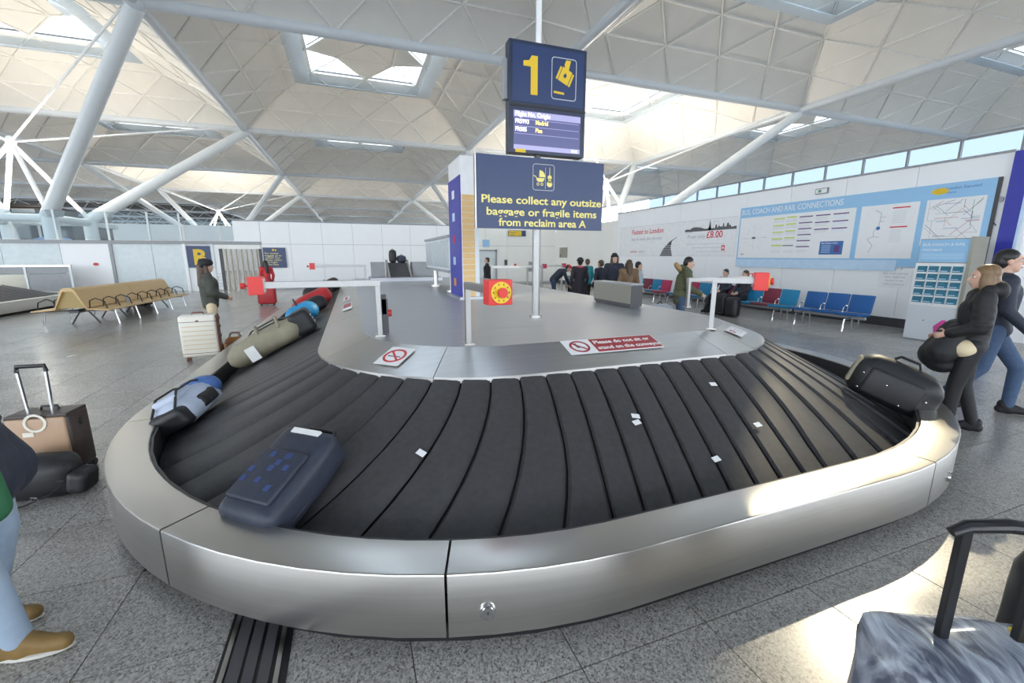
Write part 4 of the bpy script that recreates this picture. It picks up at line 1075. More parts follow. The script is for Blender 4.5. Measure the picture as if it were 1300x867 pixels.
bench('bench of three plain blue seats, the nearest row on the right', 10.52, 6.20, ['seat_blue'] * 3)
bench('bench of teal seats with one maroon seat, behind the raised red stop box', 10.50, 7.95, ['seat_teal', 'seat_maroon', 'seat_teal', 'seat_teal', 'seat_maroon'])
bench('bench with a blue end seat next to the man in the olive parka', 10.6, 11.05, ['seat_teal', 'seat_red', 'seat_teal'])
bench('farthest coloured bench, blue and maroon and red seats beside the fur coat', 10.6, 12.95, ['seat_red', 'seat_teal', 'seat_maroon', 'seat_teal'], .55)

# plywood bench on the left
pb = thing('wooden_bench', 'long back to back plywood bench with chrome legs and black arm loops', 'bench', (-6.62, 13.6, 0), -.06)
LN = 4.7
prof = [(-.34, .46), (-.30, .48), (-.14, .90), (-.08, .94), (.08, .94), (.14, .90), (.30, .48), (.34, .46), (.30, .44), (.10, .86), (-.10, .86), (-.30, .44)]
def ext(poly, y0, y1): return MB().add([(p[0], y0, p[1]) for p in poly] + [(p[0], y1, p[1]) for p in poly], [tuple(range(len(poly))), tuple(reversed(range(len(poly), 2 * len(poly))))] + [(i, (i + 1) % len(poly), (i + 1) % len(poly) + len(poly), i + len(poly)) for i in range(len(poly))])
for k in range(2): ext(prof, k * LN / 2 + .01, (k + 1) * LN / 2 - .01).build('backrest_shell', M('plywood'), pb)
ext([(-.30, .45), (-.13, .87), (.13, .87), (.30, .45)], .06, .09).build('end_panel', M('plywood_end'), pb)
for sg in (-1, 1):
    ext([(sg * .30, .44), (sg * .78, .40), (sg * .78, .37), (sg * .30, .41)], 0, LN).build('seat', M('plywood'), pb)
    for k in range(9):
        y = .1 + k * (LN - .2) / 8
        MB().tube([(sg * .34, y, .44), (sg * .36, y, .62), (sg * .48, y, .68), (sg * .66, y, .60), (sg * .70, y, .42)], .014, 6).build('arm_loop', M('black_plastic'), pb, smooth=True)
    for k in range(5):
        y = .35 + k * (LN - .7) / 4
        MB().tube([(sg * .10, y, .36), (sg * .72, y, .34), (sg * .78, y, .0)], .022, 8).build('leg', M('chrome'), pb, smooth=True)
MB().box((-.1, .1, .32), (.1, LN - .1, .38)).build('beam', M('dark_grey'), pb)
for k in range(4):
    for sg in (-1, 1): MB().tube([(sg * .08, .5 + k * 1.25, .34), (sg * .30, .5 + k * 1.25, .0)], .018, 6).build('trestle', M('dark_grey'), pb, smooth=True)
bt = MB().tube([(0, 0, 0), (0, 0, .16), (0, 0, .19), (0, 0, .22)], [.035, .035, .014, .014], 12).build('water_bottle', M('cloth_grey'), loc=(-6.02, 15.0, .432), smooth=True); tag(bt, 'small clear water bottle left on the plywood bench', 'bottle')
bb2 = thing('black_bag', 'black bag lying behind the plywood bench at its far end', 'bag', (-7.15, 18.6, 0)); rbox(bb2, 'body', .7, .35, .42, .1, M('bag_black'), puff=.04); MB().tube([(-.15, 0, .42), (0, 0, .56), (.15, 0, .42)], .014, 6).build('handle', M('bag_black'), bb2, smooth=True)

# ------------------------------------------------------------------ luggage
def tilt(o, m): o.matrix_world = m
# blue black case on the front left of the belt
c1 = thing('suitcase', 'large dark suitcase with blue flecks lying on the front left of the belt', 'suitcase')
m = belt_matrix(arcq(230), .93, 0, .02); c1.matrix_world = m
def _case_flat(t, w, l, h, body, trim, fleck=None):
    """soft case lying on its back: w across, l along the slope, h thick"""
    rbox(t, 'shell', w, l, h, .05, M(body), lump=.008, puff=.012)
    for z in (h * .32, h * .68):
        ptsz = []
        for k in range(25):
            a = 2 * PI * k / 24; cx, sy = math.cos(a), math.sin(a)
            f = lambda q: (abs(q) ** .35) * (1 if q > 0 else -1)
            ptsz.append((f(cx) * (w / 2 + .004), f(sy) * (l / 2 + .004), z))
        MB().tube(ptsz, .007, 6, cap=False).build('zip', M(trim), t, smooth=True)
    rbox(t, 'pocket', w * .78, l * .55, .035, .015, M(body), (0, -l * .10, h - .005))
    MB().tube([(-.11, l / 2 - .01, h * .6), (-.09, l / 2 + .05, h * .6), (.09, l / 2 + .05, h * .6), (.11, l / 2 - .01, h * .6)], .014, 8).build('handle', M('black_plastic'), t, smooth=True)
    for sx in (-1, 1): MB().tube([(sx * w * .36 - .02, -l / 2 - .02, .05), (sx * w * .36 + .02, -l / 2 - .02, .05)], .035, 14).build('wheel', M('black_plastic'), t, smooth=True)
_case_flat(c1, .38, .58, .22, 'bag_blue_dark', 'bag_black')
random.seed(5)
for k in range(10):
    x, y = random.uniform(-.14, .08), random.uniform(-.18, .06)
    MB().box((x, y, .24), (x + .035, y + .035, .2515)).build('blue_patch', M('bag_blue_mid'), c1)
MB().box((-.10, .23, .22), (.10, .265, .234)).build('luggage_tag', M('tag_white'), c1)
# backpack
c2 = thing('backpack', 'pale blue and white backpack leaning on the rim at the left bend', 'backpack'); c2.matrix_world = belt_matrix(qa[1] + .10, 1.02, math.radians(74), .02) @ Matrix.Scale(.86, 4)
rbox(c2, 'body', .36, .60, .25, .10, M('bag_pale'), puff=.05, lump=.03, lf=6, seed=2)
rbox(c2, 'lid', .37, .26, .22, .09, M('bag_blue'), (0, .28, .06), puff=.04, lump=.025, seed=5)
rbox(c2, 'front_pocket', .26, .30, .09, .04, M('bag_pale'), (-.01, -.08, .24), lump=.02, seed=7)
rbox(c2, 'side_pocket', .10, .26, .14, .04, M('bag_black'), (.19, .02, .06), lump=.01)
rbox(c2, 'base', .36, .16, .20, .06, M('bag_black'), (0, -.30, .02), lump=.015)
for sx in (-1, 1): MB().tube([(sx * .09, .35, .25), (sx * .10, .12, .33), (sx * .11, -.14, .34), (sx * .12, -.32, .22)], .012, 6).build('strap', M('bag_black'), c2, smooth=True)
MB().tube([(-.05, .40, .2), (0, .45, .24), (.05, .40, .2)], .01, 6).build('grab_loop', M('bag_black'), c2, smooth=True)
# khaki duffel with black end, and the row behind it
c3 = thing('duffel_bag', 'khaki duffel bag with black end panel and dangling white tag on the left belt', 'bag'); c3.matrix_world = belt_matrix(qa[1] - 1.72, .62, math.radians(4), .015)
rbox(c3, 'body', .42, .92, .28, .11, M('bag_khaki'), (0, -.06, 0), puff=.03, lump=.03, lf=5, seed=1)
rbox(c3, 'end_panel', .40, .26, .31, .06, M('bag_black'), (0, .42, 0), lump=.01)
for k in range(7): MB().box((-.13 + .04 * k, .548, .08 + .05 * (k % 3)), (-.115 + .04 * k, .556, .10 + .05 * (k % 3))).build('stud', M('paper'), c3)
for k in (-.12, .14): MB().tube([(-.16, k, .26), (-.10, k + .02, .36), (.10, k + .04, .38), (.18, k + .02, .24)], .016, 8).build('carry_handle', M('bag_khaki'), c3, smooth=True)
MB().box((.262, -.30, .02), (.270, -.18, .20)).build('luggage_tag', M('tag_white'), c3)
MB().tube([(-.2, -.4, .2), (-.27, -.2, .33), (-.24, .1, .34), (-.2, .3, .25)], .010, 6).build('shoulder_strap', M('bag_black'), c3, smooth=True)
c4 = thing('suitcase', 'dark grey soft case with pale piping behind the khaki duffel', 'suitcase'); c4.matrix_world = belt_matrix(qa[1] - 2.62, .66, math.radians(2), .015)
_case_flat(c4, .36, .74, .25, 'bag_black', 'bag_khaki')
c5 = thing('sports_bag', 'bright sky blue bag on the left belt between dark cases', 'bag'); c5.matrix_world = belt_matrix(qa[1] - 3.25, .40, .1, .015)
rbox(c5, 'body', .40, .46, .30, .12, M('bag_sky'), puff=.03, lump=.02, seed=4); MB().tube([(-.12, 0, .32), (0, 0, .42), (.12, 0, .32)], .012, 6).build('handle', M('bag_black'), c5, smooth=True)
c6 = thing('holdall', 'black holdall lying in front of the red bag on the far left belt', 'bag'); c6.matrix_world = belt_matrix(qa[1] - 4.25, .40, .2, .015)
rbox(c6, 'body', .36, .62, .26, .09, M('bag_black'), puff=.03, lump=.02, seed=6); MB().box((-.19, -.1, .1), (-.185, .12, .16)).build('label', M('paper'), c6)
c7 = thing('sports_bag', 'red bag with white marks far along the left belt', 'bag'); c7.matrix_world = belt_matrix(qa[1] - 5.45, .42, .3, .015)
rbox(c7, 'body', .50, .74, .32, .12, M('bag_red'), puff=.03, lump=.02, seed=8)
for k in range(3): MB().box((.255, -.2 + .12 * k, .1), (.262, -.14 + .12 * k, .2)).build('mark', M('paper'), c7)
c8 = thing('holdall', 'small black bag at the far end of the left belt behind the rail bar', 'bag'); c8.matrix_world = belt_matrix(qa[1] - 7.0, .40, .1, .015)
rbox(c8, 'body', .45, .6, .42, .12, M('bag_black'), puff=.03); MB().tube([(-.1, 0, .42), (0, 0, .5), (.1, 0, .42)], .014, 6).build('handle', M('bag_black'), c8, smooth=True)
c9 = thing('trolley_bag', 'maroon bag farthest along the left belt', 'bag'); c9.matrix_world = belt_matrix(qa[1] - 8.1, .22, 0, .015)
rbox(c9, 'body', .4, .6, .34, .1, M('case_brown'), puff=.02); MB().tube([(-.1, 0, .34), (0, 0, .40), (.1, 0, .34)], .012, 6).build('handle', M('bag_black'), c9, smooth=True)
# bags on the feed belt
for k, (x, y, z, w, l, h, mt_, lab) in enumerate(((1.25, 14.78, 1.506, .20, .4, .40, 'bag_black', 'upright black bag at the top of the far feed belt'), (1.53, 14.80, 1.506, .26, .4, .22, 'bag_blue_dark', 'dark blue bag lying at the top of the far feed belt'))):
    t = thing('luggage_bag', lab, 'bag', (x, y, z)); rbox(t, 'body', w, l, h, .06, M(mt_), puff=.02); MB().tube([(-.05, 0, h), (0, 0, h + .05), (.05, 0, h)], .01, 6).build('handle', M('bag_black'), t, smooth=True)
# black case on the right bend
c10 = thing('suitcase', 'black soft suitcase with silver studs leaning on the rim of the right bend', 'suitcase')
c10.matrix_world = belt_matrix(qa[3] + .98, .99, math.radians(-8), .03) @ Matrix.Rotation(math.radians(-6), 4, 'X')
rbox(c10, 'shell', .27, .62, .38, .10, M('bag_black'), puff=.04, lump=.012)
rbox(c10, 'front_pocket', .06, .42, .26, .03, M('bag_black'), (-.15, 0, .05))
rbox(c10, 'end_patch', .16, .04, .26, .02, M('bag_khaki'), (-.02, .315, .08))
for px, pz in ((-.26, .08), (-.24, .2), (-.1, .08), (.05, .2), (.22, .08), (.24, .22)): MB().ell((-.19 if abs(px) < .2 else -.16, px, pz), (.010, .010, .010), 8, 6).build('stud', M('chrome'), c10, smooth=True)
MB().tube([(0, -.1, .42), (0, -.07, .46), (0, .07, .46), (0, .1, .42)], .013, 8).build('handle', M('black_plastic'), c10, smooth=True)
for sx in (-1, 1): MB().tube([(-.08 * sx - .02, -.35, .05), (-.08 * sx + .02, -.35, .05)], .03, 12).build('wheel', M('black_plastic'), c10, smooth=True)

# white trolley case and the brown handbag behind it
def trolley(label, loc, rot, w, d, h, body, name='suitcase'):
    t = thing(name, label, 'suitcase', loc, rot); return t
t1 = thing('trolley_case', 'cream white hard shell trolley case with brown straps standing on the floor', 'suitcase', (-2.48, 8.42, 0), math.radians(6))
rbox(t1, 'shell', .52, .27, .70, .045, M('cream_shell'), (0, 0, .07))
for z in (.13, .655): MB().box((-.262, -.137, z), (.262, .137, z + .008)).build('seam', M('strap_brown'), t1)
for k in range(6): MB().box((-.22, -.141, .20 + k * .075), (.22, -.135, .215 + k * .075)).build('groove', M('cream_cloth'), t1)
for sx in (-1, 1):
    for sy in (-1, 1):
        MB().tube([(sx * .20 - .012, sy * .09, .03), (sx * .20 + .012, sy * .09, .03)], .03, 12).tube([(sx * .20, sy * .09, .03), (sx * .20, sy * .09, .08)], .015, 8).build('wheel', M('strap_brown'), t1, smooth=True)
for z in (.20, .36, .52, .66): MB().box((.255, -.10, z), (.285, .10, z + .06)).build('side_strap', M('strap_brown'), t1, bevel=.01)
MB().box((.258, -.125, .06), (.268, .125, .76)).build('edge_trim', M('strap_brown'), t1)
MB().tube([(-.08, 0, .77), (-.07, 0, .80), (.07, 0, .80), (.08, 0, .77)], .012, 8).build('handle', M('strap_brown'), t1, smooth=True)
MB().box((-.02, -.14, .665), (.02, -.136, .685)).build('lock', M('strap_brown'), t1)
t2 = thing('handbag', 'tan brown leather handbag on the floor beside the white trolley case', 'bag', (-2.08, 8.80, 0))
rbox(t2, 'body', .34, .18, .28, .05, M('leather_brown'), puff=.02, taper=.12)
for sy in (-1, 1): MB().tube([(-.09, sy * .05, .27), (-.06, sy * .05, .37), (.06, sy * .05, .37), (.09, sy * .05, .27)], .009, 6).build('handle', M('strap_brown'), t2, smooth=True)
MB().box((-.15, -.105, .20), (.15, -.09, .215)).build('flap_edge', M('strap_brown'), t2)
# red cases by the gate
t3 = thing('suitcase', 'bright red suitcase standing on the polished floor near the gate', 'suitcase', (-2.92, 17.2, 0))
rbox(t3, 'shell', .56, .32, .66, .06, M('bag_red'), (0, 0, .06))
for sx in (-1, 1): MB().tube([(sx * .2, -.1, .0 + .03), (sx * .2, .1, .03)], .03, 10).build('wheel', M('black_plastic'), t3, smooth=True)
MB().tube([(-.1, 0, .72), (-.1, 0, .98), (.1, 0, .98), (.1, 0, .72)], .012, 6).build('handle', M('black_plastic'), t3, smooth=True)
# brown trolley case on the left with the pulled out handle
t4 = thing('trolley_case', 'brown trolley case with glossy tan front and silver handle pulled up', 'suitcase', (-2.33, 4.24, 0), math.radians(-6))
rbox(t4, 'shell', .40, .23, .48, .035, M('case_brown'), (0, 0, .05))
rbox(t4, 'front_panel', .37, .03, .44, .013, M('case_tan'), (-.005, -.115, .07))
MB().box((-.195, -.12, .50), (.195, .1, .535)).build('top_edge', M('case_brown'), t4, bevel=.012)
MB().ring((0, -.132, .475), .055, .072, .006, 24).build('handle_collar', M('cream_shell'), t4)
MB().box((-.09, -.137, .37), (-.02, -.13, .405)).build('badge', M('tag_yellow') if False else M('cream_shell'), t4, bevel=.004)
hp = MB()
for sx in (-1, 1): hp.tube([(sx * .075, -.06, .50), (sx * .088, -.06, .88)], .011, 10)
MB().tube([(-.075, -.06, .50), (-.088, -.06, .88)], .011, 10).build('handle_tube', M('chrome'), t4, smooth=True)
MB().tube([(.075, -.06, .50), (.088, -.06, .88)], .011, 10).build('handle_tube', M('chrome'), t4, smooth=True)
MB().tube([(-.092, -.06, .86), (-.085, -.06, .905), (.085, -.06, .905), (.092, -.06, .86)], .016, 10).build('grip', M('black_plastic'), t4, smooth=True)
MB().tube([(-.06, .03, .53), (-.05, .03, .56), (.05, .03, .56), (.06, .03, .53)], .010, 8).build('top_handle', M('black_plastic'), t4, smooth=True)
MB().ell((.205, .0, .43), (.006, .02, .03), 10, 8).build('side_lock', M('bag_black'), t4, smooth=True)
for sx in (-1, 1): MB().tube([(sx * .16 - .02, .10, .03), (sx * .16 + .02, .10, .03)], .03, 14).build('wheel', M('black_plastic'), t4, smooth=True)
# black shoulder bag in front of it
t5 = thing('shoulder_bag', 'black shoulder bag with buckled strap lying in front of the brown trolley case', 'bag', (-2.24, 3.86, 0), math.radians(-4))
rbox(t5, 'body', .44, .20, .29, .06, M('bag_black'), puff=.03, lump=.015, seed=3)
rbox(t5, 'side_pouch', .13, .17, .17, .04, M('bag_black'), (.25, -.04, .03), (0, .15, 0), lump=.012, seed=9)
MB().box((-.2, -.118, .14), (.2, -.105, .145)).build('flap_edge', M('dark_grey'), t5)
MB().ell((-.03, -.125, .17), (.010, .006, .008), 8, 6).build('stud', M('chrome'), t5, smooth=True)
MB().tube([(-.26, -.26, .008), (-.10, -.24, .010), (.02, -.20, .03), (.12, -.14, .06), (.20, -.10, .12)], .014, 8, flat=.35).build('strap', M('bag_black'), t5, smooth=True)
bk_ = MB().ring((0, 0, 0), .022, .028, .006, 4).build('buckle', M('chrome'), t5, loc=(.07, -.185, .06)); bk_.rotation_euler = (.6, PI / 4, .3)
# plastic wrapped case at the lower right with its pulled out handle, black bag beyond
t6 = thing('wrapped_suitcase', 'suitcase wrapped in cloudy cling film with tall black handle, cut by the lower right corner', 'suitcase', (1.60, .47, 0), math.radians(-26))
rbox(t6, 'shell', .52, .32, .60, .07, M('cling_film'), (0, 0, .03), lump=.018, lf=7, seed=4, puff=.02)
for sx in (-1, 1):
    MB().box((sx * .10 - .013, .03, .60), (sx * .10 + .013, .052, .985)).build('handle_tube', M('black_plastic'), t6, bevel=.004)
    MB().tube([(sx * .2 - .02, .13, .03), (sx * .2 + .02, .13, .03)], .03, 12).build('wheel', M('black_plastic'), t6, smooth=True)
MB().tube([(-.135, .04, .975), (-.10, .04, .995), (0, .04, 1.003), (.10, .04, .995), (.135, .04, .975)], [.014, .018, .019, .018, .014], 12).build('grip', M('black_plastic'), t6, smooth=True)
lt = MB().add([(.10, -.06, .650), (.22, -.12, .652), (.26, .00, .650), (.14, .07, .648)], [(0, 1, 2, 3)]).add([(.10, -.06, .644), (.22, -.12, .646), (.26, .00, .644), (.14, .07, .642)], [(3, 2, 1, 0)]).build('baggage_label', M('paper'), t6)
MB().box((-.005, -.075, .646), (.008, .08, .653)).build('label_edge', M('tag_yellow'), t6, loc=(.115, 0, 0))
t7 = thing('backpack', 'black backpack at the right edge beyond the film wrapped suitcase', 'backpack', (2.22, .50, 0), math.radians(-26))
rbox(t7, 'body', .30, .24, .74, .10, M('bag_black'), puff=.03, lump=.01); rbox(t7, 'front_pocket', .22, .06, .32, .03, M('bag_black'), (0, -.14, .1))
MB().tube([(-.05, 0, .74), (0, 0, .80), (.05, 0, .74)], .01, 6).build('handle', M('bag_black'), t7, smooth=True)
# bags by the seats
for k, (x, y, lab, w, h) in enumerate(((10.2, 9.72, 'black suitcase standing on the floor behind the steel post', .42, .62), (10.15, 9.25, 'black rucksack on the floor beside the teal seats', .34, .55))):
    t = thing('floor_bag', lab, 'bag', (x, y, 0), .2 * k); rbox(t, 'body', .28, w, h, .08, M('bag_black'), puff=.02); MB().tube([(0, -.08, h), (0, 0, h + .06), (0, .08, h)], .012, 6).build('handle', M('bag_black'), t, smooth=True)
t8 = thing('pale_bag', 'pale grey furry bag on the floor behind the man in the parka', 'bag', (6.56, 8.0, 0)); rbox(t8, 'body', .55, .4, .62, .14, M('cloth_grey'), lump=.03, puff=.03); MB().tube([(-.1, 0, .62), (0, 0, .7), (.1, 0, .62)], .012, 6).build('handle', M('bag_black'), t8, smooth=True)
t9 = thing('floor_bag', 'long dark bag at the feet of the bending person', 'bag', (6.35, 13.6, 0)); rbox(t9, 'body', .4, 1.0, .4, .1, M('bag_black'), puff=.02); MB().tube([(0, -.1, .4), (0, 0, .48), (0, .1, .4)], .012, 6).build('handle', M('bag_black'), t9, smooth=True)

# ------------------------------------------------------------------ right wall: advert, connections board, kiosk
VR = (0, 0, -PI / 2)                                                # local x runs towards the viewer, face to -x
ad = thing('rail_advert', 'long white railway advert with red heading and a track curving to a city skyline', 'poster', (WX - .012, 17.55, 1.72), VR)
plate(ad, 'sheet', -.9, 0, 6.05, 1.33, 0, M('white_paint'), .008)
for z in (-.004, 1.326): plate(ad, 'edge_line', -.9, z, 6.05, z + .008, -.008, M('joint_grey'), .002)
text(ad, 'Fastest to London', .12, .98, -.009, .30, M('red_text'), sx=1.0, bold=.003)
text(ad, 'Stay on track, take the train', .10, .70, -.009, .19, M('map_grey'), sx=1.0)
text(ad, 'stansted', .05, .16, -.009, .15, M('map_red')); text(ad, 'express', .66, .16, -.009, .15, M('map_grey'))
text(ad, 'From only', 3.75, .66, -.009, .22, M('map_grey')); text(ad, '£8.00', 4.72, .66, -.009, .34, M('red_text'), bold=.004)
for k, (x0, x1, z) in enumerate(((3.7, 5.6, .44), (4.0, 5.55, .30), (4.3, 5.7, .16))): plate(ad, 'small_print', x0, z, x1, z + .015, -.008, M('line_grey'), .001)
MB().box((5.48, -.010, .20), (5.62, -.008, .38)).box((5.515, -.011, .245), (5.585, -.0095, .335), mi=1).build('red_square', [M('red_text'), M('white_paint')], ad)
cl = [(2.15 + .0, .0), (2.35, .30), (2.72, .58), (3.1, .74), (3.6, .86), (4.1, .93)]
cr_ = [(2.98, .0), (2.86, .34), (2.90, .60), (3.2, .755), (3.62, .87), (4.1, .94)]
shape(ad, [[cl[k], cr_[k], cr_[k + 1], cl[k + 1]] for k in range(5)], -.009, M('dark_grey'), 'track_bed', .001)
for A_ in (cl, cr_):
    shape(ad, [[(A_[k][0] - .03 * (5 - k) / 5, A_[k][1]), (A_[k][0] + .03 * (5 - k) / 5, A_[k][1]), (A_[k + 1][0] + .03 * (4 - k) / 5 + .004, A_[k + 1][1]), (A_[k + 1][0] - .03 * (4 - k) / 5, A_[k + 1][1])] for k in range(5)], -.0115, M('paper'), 'rail', .001)
for k in range(6):
    z = .04 + .075 * k; x0 = 2.2 + z * .6; x1 = 2.94 - z * .15; shape(ad, [[(x0, z), (x1, z), (x1, z + .025), (x0 + .02, z + .025)]], -.0105, M('map_grey'), 'sleeper', .001)
random.seed(11); sk = [(3.55, .88)]; x = 3.6
while x < 6.0:
    w = random.uniform(.05, .13); h = random.choice([.08, .12, .18, .26, .1]) * (1.4 if 3.9 < x < 4.4 else .7); sk += [(x, .94 + h), (x + w * .5, .94 + h * 1.2 if random.random() < .3 else .94 + h), (x + w, .94 + h)]; x += w + random.uniform(0, .03)
sk += [(6.02, .93), (4.1, .92)]
mbk = MB(); 
for k in range(1, len(sk) - 3): mbk.add([(sk[k][0], -.011, .92), (sk[k + 1][0], -.011, .92), (sk[k + 1][0], -.011, sk[k + 1][1]), (sk[k][0], -.011, sk[k][1])], [(0, 1, 2, 3)])
mbk.add([(4.78, -.011, .94), (4.94, -.011, .94), (4.86, -.011, 1.33 - .02)], [(0, 1, 2)]); mbk.build('skyline', M('map_dark'), ad)
MB().ring((5.15, -.009, 1.10), .14, .15, .002, 24).build('wheel_outline', M('line_grey'), ad)

bd = thing('connections_board', 'wide pale blue bus and rail connections board with maps on the white wall', 'notice board', (WX - .02, 11.36, 1.46), VR)
BWid = 6.22
plate(bd, 'board', 0, 0, BWid, 1.83, 0, M('board_blue'), .03)
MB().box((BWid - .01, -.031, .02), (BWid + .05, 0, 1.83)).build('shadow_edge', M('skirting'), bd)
text(bd, 'BUS, COACH AND RAIL CONNECTIONS', .06, 1.60, -.031, .235, M('paper'), sx=.755)
plate(bd, 'left_sheet', .05, .20, 3.62, 1.50, -.03, M('paper'), .006)
plate(bd, 'middle_sheet', 3.75, .20, 4.97, 1.50, -.03, M('paper'), .006)
plate(bd, 'right_sheet', 5.1, .50, 6.10, 1.50, -.03, M('paper'), .006)
plate(bd, 'lower_band', 0, -.10, 4.70, .16, -.03, M('light_blue'), .006)
MB().disc((5.30, -.031, 1.67), .15, .004, 24, ry=.07).build('logo_patch', M('sign_yellow'), bd)
text(bd, 'London Stansted', 5.40, 1.69, -.032, .085, M('deep_blue')); text(bd, 'Airport', 5.40, 1.61, -.032, .06, M('deep_blue'))
def lines(parent, segs, y, mt, w=.010, name='map_line'):
    mb = MB()
    for (x0, z0, x1, z1) in segs:
        d = Vector((x1 - x0, 0, z1 - z0)).normalized(); n = Vector((-d.z, 0, d.x)) * w / 2
        a, b = Vector((x0, y, z0)), Vector((x1, y, z1)); mb.add([a - n, b - n, b + n, a + n], [(0, 1, 2, 3)])
    return mb.build(name, mt, parent)
for k in range(5): lines(bd, [(1.28, 1.38 - .20 * k, 1.64, 1.38 - .20 * k), (1.70, 1.40 - .2 * k, 2.02, 1.40 - .2 * k)][:2 if k < 4 else 1], -.0375, M('lime_line'), .035, 'lime_heading')
lines(bd, [(1.66, .57, 2.0, .57)], -.0375, M('map_dark'), .025, 'dark_heading')
for c_, n_ in ((2.10, 6), (2.58, 3), (3.06, 3)):
    lines(bd, [(c_, 1.38 - .17 * k - (.02 * k if n_ == 3 else 0), c_ + .40, 1.38 - .17 * k - (.02 * k if n_ == 3 else 0)) for k in range(n_)], -.0375, M('purple_line'), .03, 'purple_heading')
for c_ in (1.28, 1.70, 2.10, 2.58, 3.06):
    for k in range(6 if c_ < 2.5 else 3):
        lines(bd, [(c_, 1.33 - .18 * k - .03 * q, c_ + .34, 1.33 - .18 * k - .03 * q) for q in range(3)], -.0370, M('light_blue') if c_ > 3 else M('line_grey'), .006, 'timetable_text')
random.seed(2)
lines(bd, [(.62 + .25 * math.cos(a), .85 + .3 * math.sin(a), .62 + random.uniform(.2, .5) * math.cos(a), .85 + random.uniform(.2, .5) * math.sin(a)) for a in [k * .45 for k in range(14)]] + [(.15, .82, 1.1, .84), (.62, .45, .62, 1.3)], -.0375, M('line_grey'), .008, 'route_map')
lines(bd, [(.55, .84, .68, .84)], -.0376, M('map_dark'), .06, 'town_mark'); lines(bd, [(.18, .32, .28, .32)], -.0376, M('map_dark'), .025, 'legend')
plate(bd, 'blue_notice', 2.80, .30, 3.42, .66, -.036, M('deep_blue'), .003); text(bd, 'Bus tickets online', 2.84, .59, -.040, .062, M('paper'))
lines(bd, [(2.86, .54 - .045 * k, 3.10, .54 - .045 * k) for k in range(5)], -.0395, M('light_blue'), .012, 'notice_text'); plate(bd, 'phone_picture', 3.20, .36, 3.34, .54, -.039, M('purple_line'), .003)
lines(bd, [(4.08, 1.38, 4.22, 1.30), (4.22, 1.30, 4.20, .98), (4.20, .98, 4.10, .86), (4.10, .86, 4.12, .74), (4.12, .74, 3.98, .68), (3.98, .68, 4.12, .52), (4.12, .52, 4.04, .34), (4.20, 1.2, 4.32, 1.2), (4.20, 1.1, 4.30, 1.1), (4.1, .74, 4.24, .72)], -.0375, M('map_grey'), .012, 'route_map')
MB().disc((4.19, -.0365, .94), .045, .002, 18).build('route_node', M('deep_blue'), bd)
lines(bd, [(4.44, 1.40, 4.80, 1.40), (4.44, .95, 4.80, .95)], -.0375, M('red_text'), .028, 'red_heading')
for q in range(9): lines(bd, [(4.46, 1.33 - .035 * q, 4.74, 1.33 - .035 * q), (4.46, .88 - .035 * q, 4.70, .88 - .035 * q)], -.0373, M('line_grey'), .006, 'timetable_text')
random.seed(9)
for mt_, n_ in (('map_grey', 16), ('map_red', 6), ('deep_blue', 6), ('map_green', 5), ('map_dark', 8), ('map_orange', 3)):
    sg_ = []
    for k in range(n_):
        x = random.uniform(5.08, 5.95); z = random.uniform(.60, 1.40); a = random.choice([0, PI / 2, PI / 4, -PI / 4]); L_ = random.uniform(.15, .5)
        x1 = min(6.05, max(5.05, x + L_ * math.cos(a))); z1 = min(1.46, max(.55, z + L_ * math.sin(a))); sg_.append((x, z, x1, z1))
    lines(bd, sg_, -.0375, M(mt_), .007, 'network_line')
ex = thing('exit_box', 'tiny pale green running light box on the wall above the connections board', 'sign', (WX - .01, 8.72, 3.42), VR)
MB().box((-.17, -.05, 0), (.17, 0, .15)).build('casing', M('mid_grey'), ex); plate(ex, 'face', -.15, .02, .15, .13, -.05, M('paper'), .004); plate(ex, 'symbol', -.08, .04, .0, .11, -.054, M('map_green'), .002)
nt = thing('wall_notice', 'small white notice with four lines of grey print beside the leaflet stand', 'notice', (WX - .01, 6.62, .95), VR)
plate(nt, 'sheet', -.38, 0, .30, .42, 0, M('white_paint'), .004)
for k, s in enumerate(('Bus, coach and rail', 'ticket desks are', 'located in the', 'main concourse')): text(nt, s, -.04, .33 - .085 * k, -.005, .068, M('map_grey'), 'CENTER')
fx = thing('wall_fitting', 'round grey wall fitting with a drooping black cable beside the board', 'fitting', (WX - .015, 5.07, 2.85), VR)
MB().disc((0, 0, 0), .055, .02, 18).build('cover', M('mid_grey'), fx); MB().tube([(-.20, -.012, .12), (-.17, -.02, -.12), (-.05, -.012, -.42), (.02, -.012, -.52)], .010, 8).build('cable', M('skirting'), fx, smooth=True)
ks = thing('leaflet_stand', 'tall grey leaflet stand with twenty racks of blue timetables', 'stand', (10.98, 5.55, 0), VR)
MB().box((0, .03, 0), (.84, .42, 2.06)).build('body', M('mid_grey'), ks, bevel=.01)
MB().box((.80, -.02, .0), (.86, .44, 2.08)).build('side_panel', M('olive_metal'), ks)
plate(ks, 'lower_panel', .0, .02, .80, .72, .03, M('beam_grey'), .02); plate(ks, 'upper_panel', 0, .72, .80, 1.58, .03, M('white_paint'), .02); plate(ks, 'header', .02, 1.60, .80, 2.04, .03, M('board_blue'), .02)
text(ks, 'BUS COACH & RAIL', .06, 1.92, .009, .075, M('paper')); text(ks, 'TIMETABLES', .06, 1.82, .009, .060, M('paper'))
lines(ks, [(.06, 1.76 - .03 * q, .74, 1.76 - .03 * q) for q in range(4)], .0095, M('light_blue'), .010, 'header_text')
